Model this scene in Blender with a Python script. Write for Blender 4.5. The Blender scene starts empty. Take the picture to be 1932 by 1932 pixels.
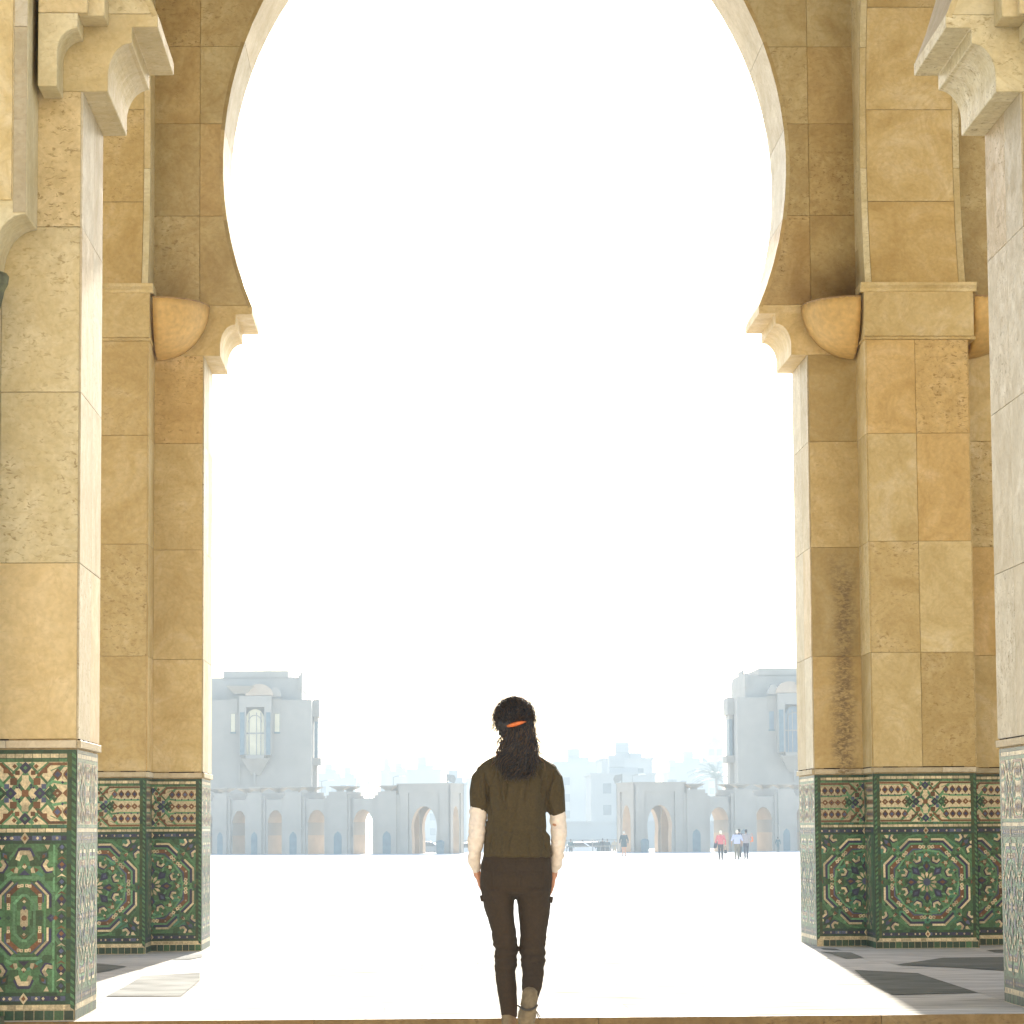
import bpy, bmesh, math, random
import numpy as np
from mathutils import Vector, Matrix
random.seed(7)
R=math.radians
sc=bpy.context.scene
COL=sc.collection

# ------------------------------------------------------------------ camera
F=6000.0; C0=966.0; H=0.955
Yc=np.array([(795-C0)/F,-(1566-C0)/F,-1.]); Yc/=np.linalg.norm(Yc)
Zc=np.array([-.0035,1,0.]); Zc-=Yc*Zc.dot(Yc); Zc/=np.linalg.norm(Zc)
Xc=np.cross(Yc,Zc)
CM=np.stack([Xc,Yc,Zc],1)
cam=bpy.data.cameras.new('camera'); co=bpy.data.objects.new('camera',cam); COL.objects.link(co)
r_=CM.T@np.array([1,0,0.]); u_=CM.T@np.array([0,1,0.]); b_=CM.T@np.array([0,0,1.])
co.matrix_world=Matrix(((r_[0],u_[0],b_[0],0),(r_[1],u_[1],b_[1],0),(r_[2],u_[2],b_[2],H),(0,0,0,1)))
cam.sensor_width=36; cam.lens=F/1932*36; cam.clip_end=20000; cam.clip_start=.1
sc.camera=co
def unp(u,v,Y):
    d=CM.T@np.array([(u-C0)/F,-(v-C0)/F,-1.]); t=Y/d[1]; return float(d[0]*t),float(H+d[2]*t)
def unz(u,v,z):
    d=CM.T@np.array([(u-C0)/F,-(v-C0)/F,-1.]); t=(z-H)/d[2]; return float(d[0]*t),float(d[1]*t)

# ------------------------------------------------------------------ light
HAZE=.0009
SUN_EL=22.5; SUN_AZ=3.5      # azimuth from +Y towards +X
w=bpy.data.worlds.new('World'); sc.world=w; w.use_nodes=True
nt=w.node_tree; bg=nt.nodes['Background']; sky=nt.nodes.new('ShaderNodeTexSky')
sky.sky_type='NISHITA'; sky.sun_disc=False; sky.sun_elevation=R(SUN_EL); sky.sun_rotation=R(SUN_AZ)
sky.air_density=1.0; sky.dust_density=1.0; sky.ozone_density=1.0
nt.links.new(sky.outputs[0],bg.inputs[0]); bg.inputs[1].default_value=.08
sl=bpy.data.lights.new('sun','SUN'); sl.energy=4.2; sl.angle=R(.5); sl.color=(1,.93,.82)
so=bpy.data.objects.new('sun',sl); COL.objects.link(so)
sd=Vector((math.sin(R(SUN_AZ))*math.cos(R(SUN_EL)),math.cos(R(SUN_AZ))*math.cos(R(SUN_EL)),math.sin(R(SUN_EL))))
so.rotation_euler=sd.to_track_quat('Z','Y').to_euler(); so.location=(0,0,60)
sc.view_settings.view_transform='Standard'; sc.view_settings.look='None'
sc.view_settings.exposure=2.35; sc.view_settings.gamma=1
sc.cycles.volume_bounces=0; sc.cycles.max_bounces=8; sc.cycles.diffuse_bounces=5

# ------------------------------------------------------------------ materials
def nodes(name):
    m=bpy.data.materials.new(name); m.use_nodes=True; t=m.node_tree
    return m,t,t.nodes['Principled BSDF']
def N(t,ty,**k):
    n=t.nodes.new(ty)
    for a,b in k.items():
        if a.startswith('i_'): n.inputs[a[2:].replace('_',' ')].default_value=b
        else: setattr(n,a,b)
    return n
def ramp(t,src,stops):
    r=N(t,'ShaderNodeValToRGB'); e=r.color_ramp.elements
    while len(e)<len(stops): e.new(.5)
    for q,(p,c) in zip(e,stops): q.position=p; q.color=(c[0],c[1],c[2],1) if not isinstance(c,float) else (c,c,c,1)
    t.links.new(src,r.inputs[0]); return r.outputs[0]
def mix(t,a,b,f,mode='MIX'):
    m=N(t,'ShaderNodeMix',data_type='RGBA',blend_type=mode)
    for i,s in ((6,a),(7,b),(0,f)):
        if hasattr(s,'is_linked'): t.links.new(s,m.inputs[i])
        elif i==0: m.inputs[0].default_value=s
        else: m.inputs[i].default_value=(*s,1)
    return m.outputs[2]
def plain(name,c,rough=.6,noise=.15,scale=8,metal=0,bump=0,sheen=0,tint=False,trans=0):
    m,t,b=nodes(name)
    g=N(t,'ShaderNodeNewGeometry'); n=N(t,'ShaderNodeTexNoise',i_Scale=scale,i_Detail=5.)
    t.links.new(g.outputs['Position'],n.inputs['Vector'])
    lo=tuple(x*(1-noise) for x in c); hi=tuple(min(1,x*(1+noise)) for x in c)
    col=ramp(t,n.outputs[0],[(.3,lo),(.7,hi)])
    if tint:
        a=N(t,'ShaderNodeAttribute',attribute_name='tint')
        f=ramp(t,a.outputs['Fac'],[(0,.62),(.5,1.),(1,1.35)]); col=mix(t,col,f,1.,'MULTIPLY')
    t.links.new(col,b.inputs['Base Color']); b.inputs['Roughness'].default_value=rough; b.inputs['Metallic'].default_value=metal
    if bump:
        bp=N(t,'ShaderNodeBump',i_Strength=bump,i_Distance=.01); t.links.new(n.outputs[0],bp.inputs['Height']); t.links.new(bp.outputs[0],b.inputs['Normal'])
    if sheen: b.inputs['Sheen Weight'].default_value=sheen
    return m
def stone_mat(name,A,B,Cc,spec=.2,rough=.5,dark=1.0):
    m,t,b=nodes(name)
    g=N(t,'ShaderNodeNewGeometry'); at=N(t,'ShaderNodeAttribute',attribute_name='tint')
    # every slab samples its own piece of rock
    off=N(t,'ShaderNodeVectorMath',operation='SCALE',i_Scale=37.); cmb=N(t,'ShaderNodeCombineXYZ')
    for i in range(3): t.links.new(at.outputs['Fac'],cmb.inputs[i])
    t.links.new(cmb.outputs[0],off.inputs[0])
    ad=N(t,'ShaderNodeVectorMath',operation='ADD'); t.links.new(g.outputs['Position'],ad.inputs[0]); t.links.new(off.outputs[0],ad.inputs[1])
    P=ad.outputs[0]
    big=N(t,'ShaderNodeTexNoise',i_Scale=1.9,i_Detail=6.,i_Roughness=.62,i_Distortion=1.2); t.links.new(P,big.inputs['Vector'])
    base=ramp(t,big.outputs[0],[(.3,A),(.52,B),(.72,Cc)])
    tn=ramp(t,at.outputs['Fac'],[(0,(.74,.72,.66)),(.25,(.96,.90,.80)),(.5,(1.,1.,1.)),(.75,(1.10,1.12,1.16)),(1,(1.03,.91,.76))])
    base=mix(t,base,tn,1.,'MULTIPLY')
    # blotches only on some parts
    md=N(t,'ShaderNodeTexNoise',i_Scale=9.,i_Detail=8.,i_Roughness=.7,i_Distortion=.6); t.links.new(P,md.inputs['Vector'])
    mk=ramp(t,md.outputs[0],[(.45,0.),(.72,.8)])
    mk2=ramp(t,big.outputs[0],[(.40,.22),(.60,1.)])
    fr1=N(t,'ShaderNodeMath',operation='MULTIPLY'); t.links.new(at.outputs['Fac'],fr1.inputs[0]); fr1.inputs[1].default_value=7.31
    fr2=N(t,'ShaderNodeMath',operation='FRACT'); t.links.new(fr1.outputs[0],fr2.inputs[0])
    rough_slab=ramp(t,fr2.outputs[0],[(.35,.12),(.6,.40),(.9,1.)])
    mk2=mix(t,mk2,rough_slab,1.,'MULTIPLY')
    mm=mix(t,mk,mk2,1.,'MULTIPLY')
    base=mix(t,base,(A[0]*.74,A[1]*.66,A[2]*.56),mm)
    # soft veining: thin wandering lines, warmer than the ground
    vn0=N(t,'ShaderNodeTexNoise',i_Scale=3.2,i_Detail=7.,i_Roughness=.6,i_Distortion=2.2); t.links.new(P,vn0.inputs['Vector'])
    vr=ramp(t,vn0.outputs[0],[(.44,0.),(.495,.20),(.505,.20),(.56,0.)])
    base=mix(t,base,(A[0]*.82,A[1]*.70,A[2]*.55),vr)
    # fine travertine pits: short flat dashes
    mp=N(t,'ShaderNodeMapping'); mp.inputs['Scale'].default_value=(26,26,52); t.links.new(P,mp.inputs[0])
    vo=N(t,'ShaderNodeTexNoise',i_Scale=1.,i_Detail=3.,i_Roughness=.6,i_Distortion=.8); t.links.new(mp.outputs[0],vo.inputs['Vector'])
    pit=ramp(t,vo.outputs[0],[(.57,0.),(.66,.9)])
    pm=mix(t,pit,mk2,1.,'MULTIPLY')
    base=mix(t,base,(A[0]*.52,A[1]*.44,A[2]*.34),pm)
    # pale fleck
    fl=N(t,'ShaderNodeTexNoise',i_Scale=38.,i_Detail=4.); t.links.new(P,fl.inputs['Vector'])
    base=mix(t,base,ramp(t,fl.outputs[0],[(.3,.92),(.7,1.06)]),1.,'MULTIPLY')
    # dark pitted vein running down one slab strip of the right pier
    sx=N(t,'ShaderNodeSeparateXYZ'); t.links.new(g.outputs['Position'],sx.inputs[0])
    vx=N(t,'ShaderNodeMath',operation='SUBTRACT'); t.links.new(sx.outputs[0],vx.inputs[0]); vx.inputs[1].default_value=3.44
    nv=N(t,'ShaderNodeTexNoise',i_Scale=3.,i_Detail=4.); t.links.new(g.outputs['Position'],nv.inputs['Vector'])
    vn=N(t,'ShaderNodeMath',operation='MULTIPLY_ADD'); t.links.new(nv.outputs[0],vn.inputs[0]); vn.inputs[1].default_value=.30; t.links.new(vx.outputs[0],vn.inputs[2])
    v2=N(t,'ShaderNodeMath',operation='SUBTRACT'); t.links.new(vn.outputs[0],v2.inputs[0]); v2.inputs[1].default_value=.15
    va=N(t,'ShaderNodeMath',operation='ABSOLUTE'); t.links.new(v2.outputs[0],va.inputs[0])
    band=ramp(t,va.outputs[0],[(.03,.9),(.12,0.)])
    zr=N(t,'ShaderNodeMapRange'); t.links.new(sx.outputs[2],zr.inputs[0]); zr.inputs[1].default_value=3.25; zr.inputs[2].default_value=2.9
    yr=N(t,'ShaderNodeMapRange'); t.links.new(sx.outputs[1],yr.inputs[0]); yr.inputs[1].default_value=25.6; yr.inputs[2].default_value=25.75
    vm=mix(t,band,zr.outputs[0],1.,'MULTIPLY'); vm=mix(t,vm,yr.outputs[0],1.,'MULTIPLY'); vm=mix(t,vm,ramp(t,vo.outputs[0],[(.40,.10),(.58,1.)]),1.,'MULTIPLY')
    base=mix(t,base,(.19,.135,.07),vm)
    # soot stain left by the lamp above the right bowl
    sv=N(t,'ShaderNodeVectorMath',operation='SUBTRACT'); t.links.new(g.outputs['Position'],sv.inputs[0]); sv.inputs[1].default_value=(3.50,25.79,5.24)
    sm_=N(t,'ShaderNodeVectorMath',operation='MULTIPLY'); t.links.new(sv.outputs[0],sm_.inputs[0]); sm_.inputs[1].default_value=(1.5,1.2,1.35)
    ln=N(t,'ShaderNodeVectorMath',operation='LENGTH'); t.links.new(sm_.outputs[0],ln.inputs[0])
    wob=N(t,'ShaderNodeMath',operation='MULTIPLY_ADD'); t.links.new(big.outputs[0],wob.inputs[0]); wob.inputs[1].default_value=.5; t.links.new(ln.outputs['Value'],wob.inputs[2])
    base=mix(t,base,ramp(t,wob.outputs[0],[(.28,(.33,.27,.2)),(.55,(.62,.57,.5)),(.95,(1.,1.,1.))]),1.,'MULTIPLY')
    t.links.new(base,b.inputs['Base Color'])
    rr=ramp(t,md.outputs[0],[(.3,rough-.08),(.7,rough+.15)]); t.links.new(rr,b.inputs['Roughness'])
    bp=N(t,'ShaderNodeBump',i_Strength=.35,i_Distance=.004); bp.invert=True
    t.links.new(pit,bp.inputs['Height']); t.links.new(bp.outputs[0],b.inputs['Normal']); b.inputs['Specular IOR Level'].default_value=spec
    return m
M={}
M['stone']=stone_mat('travertine',(.45,.325,.135),(.56,.428,.205),(.64,.525,.31))
M['stone_brown']=stone_mat('brown_travertine',(.35,.255,.115),(.45,.355,.18),(.52,.435,.245))  # arch wall: browner stone, with part of its shade put into the colour
M['stone_cream']=stone_mat('cream_travertine',(.49,.405,.215),(.59,.505,.305),(.66,.585,.39),rough=.5)  # near piers: paler stone, with part of their light put into the colour
M['stone_pale_sheen']=stone_mat('pale_sheen_travertine',(.44,.375,.25),(.53,.46,.33),(.60,.54,.41),rough=.5,spec=.08)  # whitish sheen of the pier sides put into a more neutral base colour
M['grout']=plain('joint_mortar',(.34,.25,.13),.8,.3,30)
M['void']=plain('open_joint',(.03,.02,.01),.9,.2,20)
TC={'G':(.05,.14,.055),'g':(.028,.088,.032),'L':(.09,.225,.105),'D':(.008,.042,.02),'O':(.028,.05,.012),'C':(.50,.41,.25),'B':(.014,.017,.055),'b':(.05,.065,.125),'R':(.13,.052,.018),'t':(.035,.14,.085)}
for k,c in TC.items(): M['tile'+k]=plain('glazed_tile_'+{'G':'green','g':'moss','L':'light_green','D':'dark_green','O':'olive','C':'cream','B':'navy','b':'blue','R':'brown','t':'teal'}[k],c,.42,.3,90,bump=.12,tint=True); M['tile'+k].node_tree.nodes['Principled BSDF'].inputs['Specular IOR Level'].default_value=.5

def marble():
    m,t,b=nodes('white_marble')
    g=N(t,'ShaderNodeNewGeometry'); at=N(t,'ShaderNodeAttribute',attribute_name='tint')
    mp=N(t,'ShaderNodeMapping'); mp.inputs['Scale'].default_value=(1.1,7,1); t.links.new(g.outputs['Position'],mp.inputs[0])
    n=N(t,'ShaderNodeTexNoise',i_Scale=1.4,i_Detail=8.,i_Roughness=.62,i_Distortion=.7); t.links.new(mp.outputs[0],n.inputs['Vector'])
    c=ramp(t,n.outputs[0],[(.30,(.27,.265,.245)),(.46,(.50,.49,.46)),(.7,(.68,.665,.63))])
    c=mix(t,c,ramp(t,at.outputs['Fac'],[(0,.86),(1,1.06)]),1.,'MULTIPLY')
    t.links.new(c,b.inputs['Base Color']); b.inputs['Roughness'].default_value=.38; b.inputs['Specular IOR Level'].default_value=0.0
    n2=N(t,'ShaderNodeTexNoise',i_Scale=14.,i_Detail=3.); t.links.new(g.outputs['Position'],n2.inputs['Vector'])
    bp=N(t,'ShaderNodeBump',i_Strength=.08,i_Distance=.01); t.links.new(n2.outputs[0],bp.inputs['Height']); t.links.new(bp.outputs[0],b.inputs['Normal'])
    return m
M['marble']=marble()
def darkmarble():
    m,t,b=nodes('grey_green_marble')
    g=N(t,'ShaderNodeNewGeometry')
    mp=N(t,'ShaderNodeMapping'); mp.inputs['Scale'].default_value=(1.4,8,1); t.links.new(g.outputs['Position'],mp.inputs[0])
    n=N(t,'ShaderNodeTexNoise',i_Scale=1.6,i_Detail=8.,i_Roughness=.65,i_Distortion=.8); t.links.new(mp.outputs[0],n.inputs['Vector'])
    t.links.new(ramp(t,n.outputs[0],[(.3,(.095,.10,.085)),(.7,(.26,.265,.24))]),b.inputs['Base Color']); b.inputs['Roughness'].default_value=.3; b.inputs['Specular IOR Level'].default_value=0.0
    return m
M['dark_marble']=darkmarble()
M['paving']=plain('plaza_paving',(.62,.60,.56),.55,.12,.25)
M['paving'].node_tree.nodes['Principled BSDF'].inputs['Specular IOR Level'].default_value=0.0
M['earth']=plain('town_ground',(.30,.28,.24),.9,.3,.05)
M['far_stone']=plain('pale_far_stone',(.36,.32,.27),.8,.08,.6)
M['far_warm_lit']=plain('warm_lit_far_stone',(.46,.35,.25),.8,.1,1.)  # warm light on the arch reveals put into the stone colour
M['far_blue']=plain('dark_far_trim',(.13,.18,.20),.6,.15,2.)
M['city']=plain('city_render',(.34,.34,.33),.9,.15,.1)
M['citywin']=plain('city_window',(.10,.12,.14),.4,.2,1.)
M['ochre']=plain('ochre_lamp_bowl',(.58,.37,.125),.6,.14,22,bump=.35)
M['rimwood']=plain('bowl_rim',(.36,.22,.09),.6,.25,12)
M['green_stone']=plain('green_marble',(.12,.125,.07),.6,.5,14,bump=.3)
M['skin']=plain('skin',(.50,.24,.14),.5,.08,20); M['skin'].node_tree.nodes['Principled BSDF'].inputs['Subsurface Weight'].default_value=.15
M['metal']=plain('grey_metal',(.22,.22,.22),.4,.1,5,metal=.6)
M['white']=plain('white_paint',(.8,.8,.78),.35,.05,5)
M['glass']=plain('dark_glass',(.03,.04,.05),.1,.1,5)
M['leaf']=plain('palm_leaf',(.06,.10,.05),.6,.3,3)
M['bark']=plain('palm_bark',(.15,.11,.08),.9,.3,5)

# ------------------------------------------------------------------ mesh helpers
def tag(o,label=None,cat=None,group=None,kind=None):
    if label: o['label']=label
    if cat: o['category']=cat
    if group: o['group']=group
    if kind: o['kind']=kind
    return o
def empty(name,loc,label,cat,group=None,rz=0):
    o=bpy.data.objects.new(name,None); COL.objects.link(o); o.location=loc; o.rotation_euler.z=rz; o.empty_display_size=.3
    return tag(o,label,cat,group)
class MB:
    def __init__(s): s.v=[]; s.f=[]; s.m=[]; s.t=[]; s.mats=[]
    def mi(s,m):
        if m not in s.mats: s.mats.append(m)
        return s.mats.index(m)
    def poly(s,pts,m,t=None):
        b=len(s.v); s.v+= [tuple(p) for p in pts]; s.f.append(tuple(range(b,b+len(pts)))); s.m.append(s.mi(m)); s.t.append(.5 if t is None else t)
    def mesh(s,vs,fs,m,t=.5):
        b=len(s.v); s.v+=[tuple(p) for p in vs]; k=s.mi(m)
        for f in fs: s.f.append(tuple(b+i for i in f)); s.m.append(k); s.t.append(t)
    def box(s,x0,x1,y0,y1,z0,z1,m,t=.5):
        v=[(x,y,z) for z in (z0,z1) for y in (y0,y1) for x in (x0,x1)]
        s.mesh(v,[(0,2,3,1),(4,5,7,6),(0,1,5,4),(2,6,7,3),(0,4,6,2),(1,3,7,5)],m,t)
    def prism(s,prof,fn,a,b,m,t=.5):   # prof: 2d pts, fn(p,q,d)->xyz, extruded d from a to b
        n=len(prof); v=[fn(p,q,a) for p,q in prof]+[fn(p,q,b) for p,q in prof]
        s.mesh(v,[tuple(range(n)),tuple(range(2*n-1,n-1,-1))]+[(i,(i+1)%n+0,(i+1)%n+n,i+n) for i in range(n)],m,t)
    def lathe(s,prof,c,m,seg=16,t=.5):
        v=[];f=[];n=len(prof)
        for i in range(seg):
            a=2*math.pi*i/seg
            for r,z in prof: v.append((c[0]+r*math.cos(a),c[1]+r*math.sin(a),c[2]+z))
        for i in range(seg):
            for j in range(n-1):
                a=i*n+j;b=((i+1)%seg)*n+j; f.append((a,b,b+1,a+1))
        f.append(tuple(i*n for i in range(seg))[::-1]); f.append(tuple(i*n+n-1 for i in range(seg)))
        s.mesh(v,f,m,t)
    def tube(s,pts,rads,m,seg=8,t=.5,caps=True):
        pts=[Vector(p) for p in pts]; v=[];f=[];n=len(pts); up=Vector((0.3,.2,1)).normalized()
        for i,p in enumerate(pts):
            d=(pts[min(i+1,n-1)]-pts[max(i-1,0)]).normalized()
            a=d.cross(up)
            if a.length<1e-3: a=d.cross(Vector((1,0,0)))
            a.normalize(); b=d.cross(a); r=rads[i] if hasattr(rads,'__len__') else rads
            for k in range(seg):
                q=2*math.pi*k/seg; v.append(p+a*math.cos(q)*r+b*math.sin(q)*r)
        for i in range(n-1):
            for k in range(seg): f.append((i*seg+k,i*seg+(k+1)%seg,(i+1)*seg+(k+1)%seg,(i+1)*seg+k))
        if caps: f.append(tuple(range(seg))[::-1]); f.append(tuple(range((n-1)*seg,n*seg)))
        s.mesh(v,f,m,t)
    def build(s,name,parent=None,smooth=False,fix=True,loc=None):
        me=bpy.data.meshes.new(name)
        vs=s.v
        if parent is not None and loc is None: loc=parent.location
        if loc is not None: vs=[(a-loc[0],b-loc[1],c-loc[2]) for a,b,c in vs]
        me.from_pydata(vs,[],s.f)
        for m in s.mats: me.materials.append(M[m] if isinstance(m,str) else m)
        me.polygons.foreach_set('material_index',s.m)
        a=me.attributes.new('tint','FLOAT','FACE'); a.data.foreach_set('value',s.t)
        if fix:
            bm=bmesh.new(); bm.from_mesh(me); bmesh.ops.recalc_face_normals(bm,faces=bm.faces); bm.to_mesh(me); bm.free()
        if smooth: me.polygons.foreach_set('use_smooth',[True]*len(me.polygons))
        me.update(); o=bpy.data.objects.new(name,me); COL.objects.link(o)
        if parent is not None: o.parent=parent
        elif loc is not None: o.location=loc
        return o
def off_poly(p,d):
    n=len(p); A=sum(p[i][0]*p[(i+1)%n][1]-p[(i+1)%n][0]*p[i][1] for i in range(n)); s=1 if A>0 else -1; out=[]
    for i in range(n):
        a=p[i-1];b=p[i];c=p[(i+1)%n]
        e1=np.array([b[0]-a[0],b[1]-a[1]]);e2=np.array([c[0]-b[0],c[1]-b[1]])
        e1=e1/(np.linalg.norm(e1)+1e-9);e2=e2/(np.linalg.norm(e2)+1e-9)
        n1=np.array([-e1[1],e1[0]])*s;n2=np.array([-e2[1],e2[0]])*s; q=n1+n2; q=q/max(.35,(1+n1.dot(n2)))
        out.append((b[0]+q[0]*d,b[1]+q[1]*d))
    return out
class Frame:   # a plane: origin, u axis, v axis, outward normal
    def __init__(s,o,u,v,n): s.o,s.u,s.v,s.n=[Vector(q) for q in (o,u,v,n)]
    def at(s,a,b,c=0): return s.o+s.u*a+s.v*b+s.n*c
def slab(mb,fr,poly,m,t=None,th=.010,gap=.0012):
    t=random.random() if t is None else t
    p0=off_poly(poly,gap); p1=off_poly(poly,gap+.0015); n=len(poly)
    v=[fr.at(a,b,-.004) for a,b in p0]+[fr.at(a,b,th-.002) for a,b in p0]+[fr.at(a,b,th) for a,b in p1]
    f=[tuple(range(2*n,3*n))]
    for i in range(n):
        j=(i+1)%n; f.append((i,j,n+j,n+i)); f.append((n+i,n+j,2*n+j,2*n+i))
    mb.mesh(v,f,m,t)
def rect(a0,a1,b0,b1): return [(a0,b0),(a1,b0),(a1,b1),(a0,b1)]
def slabs(mb,fr,us,vs,m,th=.010,jit=0):
    for j in range(len(vs)-1):
        for i in range(len(us)-1): slab(mb,fr,rect(us[i],us[i+1],vs[j],vs[j+1]),m,th=th)

# ------------------------------------------------------------------ zellige pattern
def clip(poly,x0,x1,y0,y1):
    def cut(p,ax,lim,sg):
        out=[]
        for i in range(len(p)):
            a=p[i-1];b=p[i]; da=(a[ax]-lim)*sg; db=(b[ax]-lim)*sg
            if (da>=0)!=(db>=0):
                q=da/(da-db); out.append((a[0]+(b[0]-a[0])*q,a[1]+(b[1]-a[1])*q))
            if db>=0: out.append(b)
        return out
    for ax,l,s in ((0,x0,1),(0,x1,-1),(1,y0,1),(1,y1,-1)):
        if len(poly)<3: return []
        poly=cut(poly,ax,l,s)
    return poly if len(poly)>=3 else []
class Pat:
    def __init__(s): s.p=[]
    def add(s,c,pts,L=1): s.p.append((c,list(pts),L))
    def line(s,c,pts,w,L=1):
        for a,b in zip(pts[:-1],pts[1:]):
            d=np.array(b)-np.array(a); l=np.linalg.norm(d); d=d/l; n=np.array([-d[1],d[0]])*w/2; e=d*w*.2
            s.add(c,[tuple(a-n-e),tuple(b-n+e),tuple(b+n+e),tuple(a+n-e)],L)
    def rot(s,other,ang,dx=0,dy=0,mx=1,my=1,k=1.):
        ca,sa=math.cos(ang)*k,math.sin(ang)*k
        for c,p,L in other.p: s.add(c,[(dx+mx*(x*ca-y*sa),dy+my*(x*sa+y*ca)) for x,y in p],L)
    def dia(s,c,x,y,r,L=2,ry=None):
        ry=ry or r; s.add(c,[(x-r,y),(x,y-ry),(x+r,y),(x,y+ry)],L)
    def sq(s,c,x,y,r,L=2): s.add(c,[(x-r,y-r),(x+r,y-r),(x+r,y+r),(x-r,y+r)],L)
    def ngon(s,c,x,y,r,n,L=2,a0=0): s.add(c,[(x+r*math.cos(a0+2*math.pi*i/n),y+r*math.sin(a0+2*math.pi*i/n)) for i in range(n)],L)
def blob(c1='C',c2='B',K=1.28):   # cream C-shaped tile with a navy rim, centred on origin, opening to +x
    q=Pat(); pts=[(K*.012,K*.020),(-.008*K,.012*K),(-.008*K,-.012*K),(.012*K,-.020*K)]
    q.line(c2,[(p[0]-.013,p[1]*1.25) for p in pts],.015,2); q.line(c1,pts,.018,3); return q
def kite(c1,c2,r0,r1,w,L=2):
    q=Pat(); m=r0+(r1-r0)*.58
    q.add(c1,[(r0,0),(m,-w),(r1,0),(m,w)],L)
    if c2: q.add(c2,[(r0+(r1-r0)*.3,0),(m,-w*.45),(r1-(r1-r0)*.18,0),(m,w*.45)],L+1)
    return q
def medallion():
    P=Pat(); E8=math.pi/4
    rr_=random.Random(4)
    for i in range(-8,9):
        for j in range(-8,9):
            P.sq(rr_.choice('gGGgtGgg'),i*.05,j*.05,.025,0)
            if (i*i+j*j)>5 and rr_.random()<.55: P.dia(rr_.choice('gGDtL'),i*.05+.025,j*.05+.025,.016,1)
    # interlace
    for k in range(8):
        a=E8*k
        for r,c in ((.125,'L'),(.255,'L'),(.385,'G')):
            p=[(r*math.cos(a-E8/2),r*math.sin(a-E8/2)),(r*1.0*math.cos(a),r*math.sin(a)),(r*math.cos(a+E8/2),r*math.sin(a+E8/2))]
            P.line(c,p,.016,1)
        P.line('L',[(.13*math.cos(a),.13*math.sin(a)),(.26*math.cos(a+E8/2),.26*math.sin(a+E8/2))],.014,1)
        P.line('G',[(.13*math.cos(a),.13*math.sin(a)),(.26*math.cos(a-E8/2),.26*math.sin(a-E8/2))],.014,1)
    for k in range(12): P.rot(kite('C',None,.030,.088,.013),math.pi/6*k)
    P.ngon('b',0,0,.03,12,3)
    for k in range(8):
        a=E8*k
        P.rot(kite('B','b' if k%2 else 'R',.072,.165,.033),a)
        q=Pat(); q.add('D',[(.13,.0),(.15,-.02),(.172,0),(.15,.02)],2)
        q.add('R',[(.185,-.030),(.242,0),(.185,.030),(.203,0)],2); q.add('C',[(.195,0),(.217,-.020),(.228,0),(.217,.020)],3)
        q.dia('R',.262,0,.010,2); q.dia('D',.300,0,.012,2)
        q.add('B',[(.335,-.03),(.352,0),(.335,.03),(.345,0)],2); q.add('R',[(.350,-.018),(.372,0),(.350,.018)],3)
        P.rot(q,a)
        b=a+E8/2
        bl=blob(); P.rot(bl,b,.188*math.cos(b),.188*math.sin(b))
        q=Pat(); q.add('C',[(.225,0),(.238,-.010),(.252,0),(.238,.010)],2); q.add('R',[(.238,-.008),(.262,0),(.238,.008)],3)
        for r,c,wd,sp,L in ((.364,'C',.017,.098,2),(.345,'B',.019,.104,2),(.327,'L',.014,.10,2),(.300,'R',.030,.066,2),(.279,'b',.012,.07,2)):
            # octagon vertex on +x, arms fold back along the two sides
            th=math.pi/2+math.pi/8
            d1=(math.cos(th),math.sin(th)); q.line(c,[(r+d1[0]*sp,d1[1]*sp),(r,0),(r+d1[0]*sp,-d1[1]*sp)],wd,L)
        for s in (1,-1):
            for d in (.066,.092):
                cx=.300+math.cos(math.pi*5/8)*d; cy=s*math.sin(math.pi*5/8)*d
                q.dia('C',cx,cy,.019,3); q.dia('R',cx,cy,.007,4)
        q.dia('C',.302,0,.009,4)
        P.rot(q,b)
    for sx in (1,-1):
        for sy in (1,-1):
            q=kite('D','b',.375,.50,.036); P.rot(q,math.pi/4,0,0,sx,sy); q=kite('R',None,.40,.44,.012,4); P.rot(q,math.pi/4,0,0,sx,sy)
            for (x,y,a) in ((.345,.262,-.9),(.262,.345,2.4)):
                P.rot(blob(),a,sx*x,sy*y,sx,sy)
            P.add('C',[(sx*.30,sy*.372),(sx*.335,sy*.372),(sx*.315,sy*.345),(sx*.30,sy*.352)],2)
            P.add('C',[(sx*.372,sy*.30),(sx*.372,sy*.335),(sx*.345,sy*.315),(sx*.352,sy*.30)],2)
            P.rot(kite('C','R',.345,.385,.012,2),math.pi/4,0,0,sx,sy)
    return P
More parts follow.
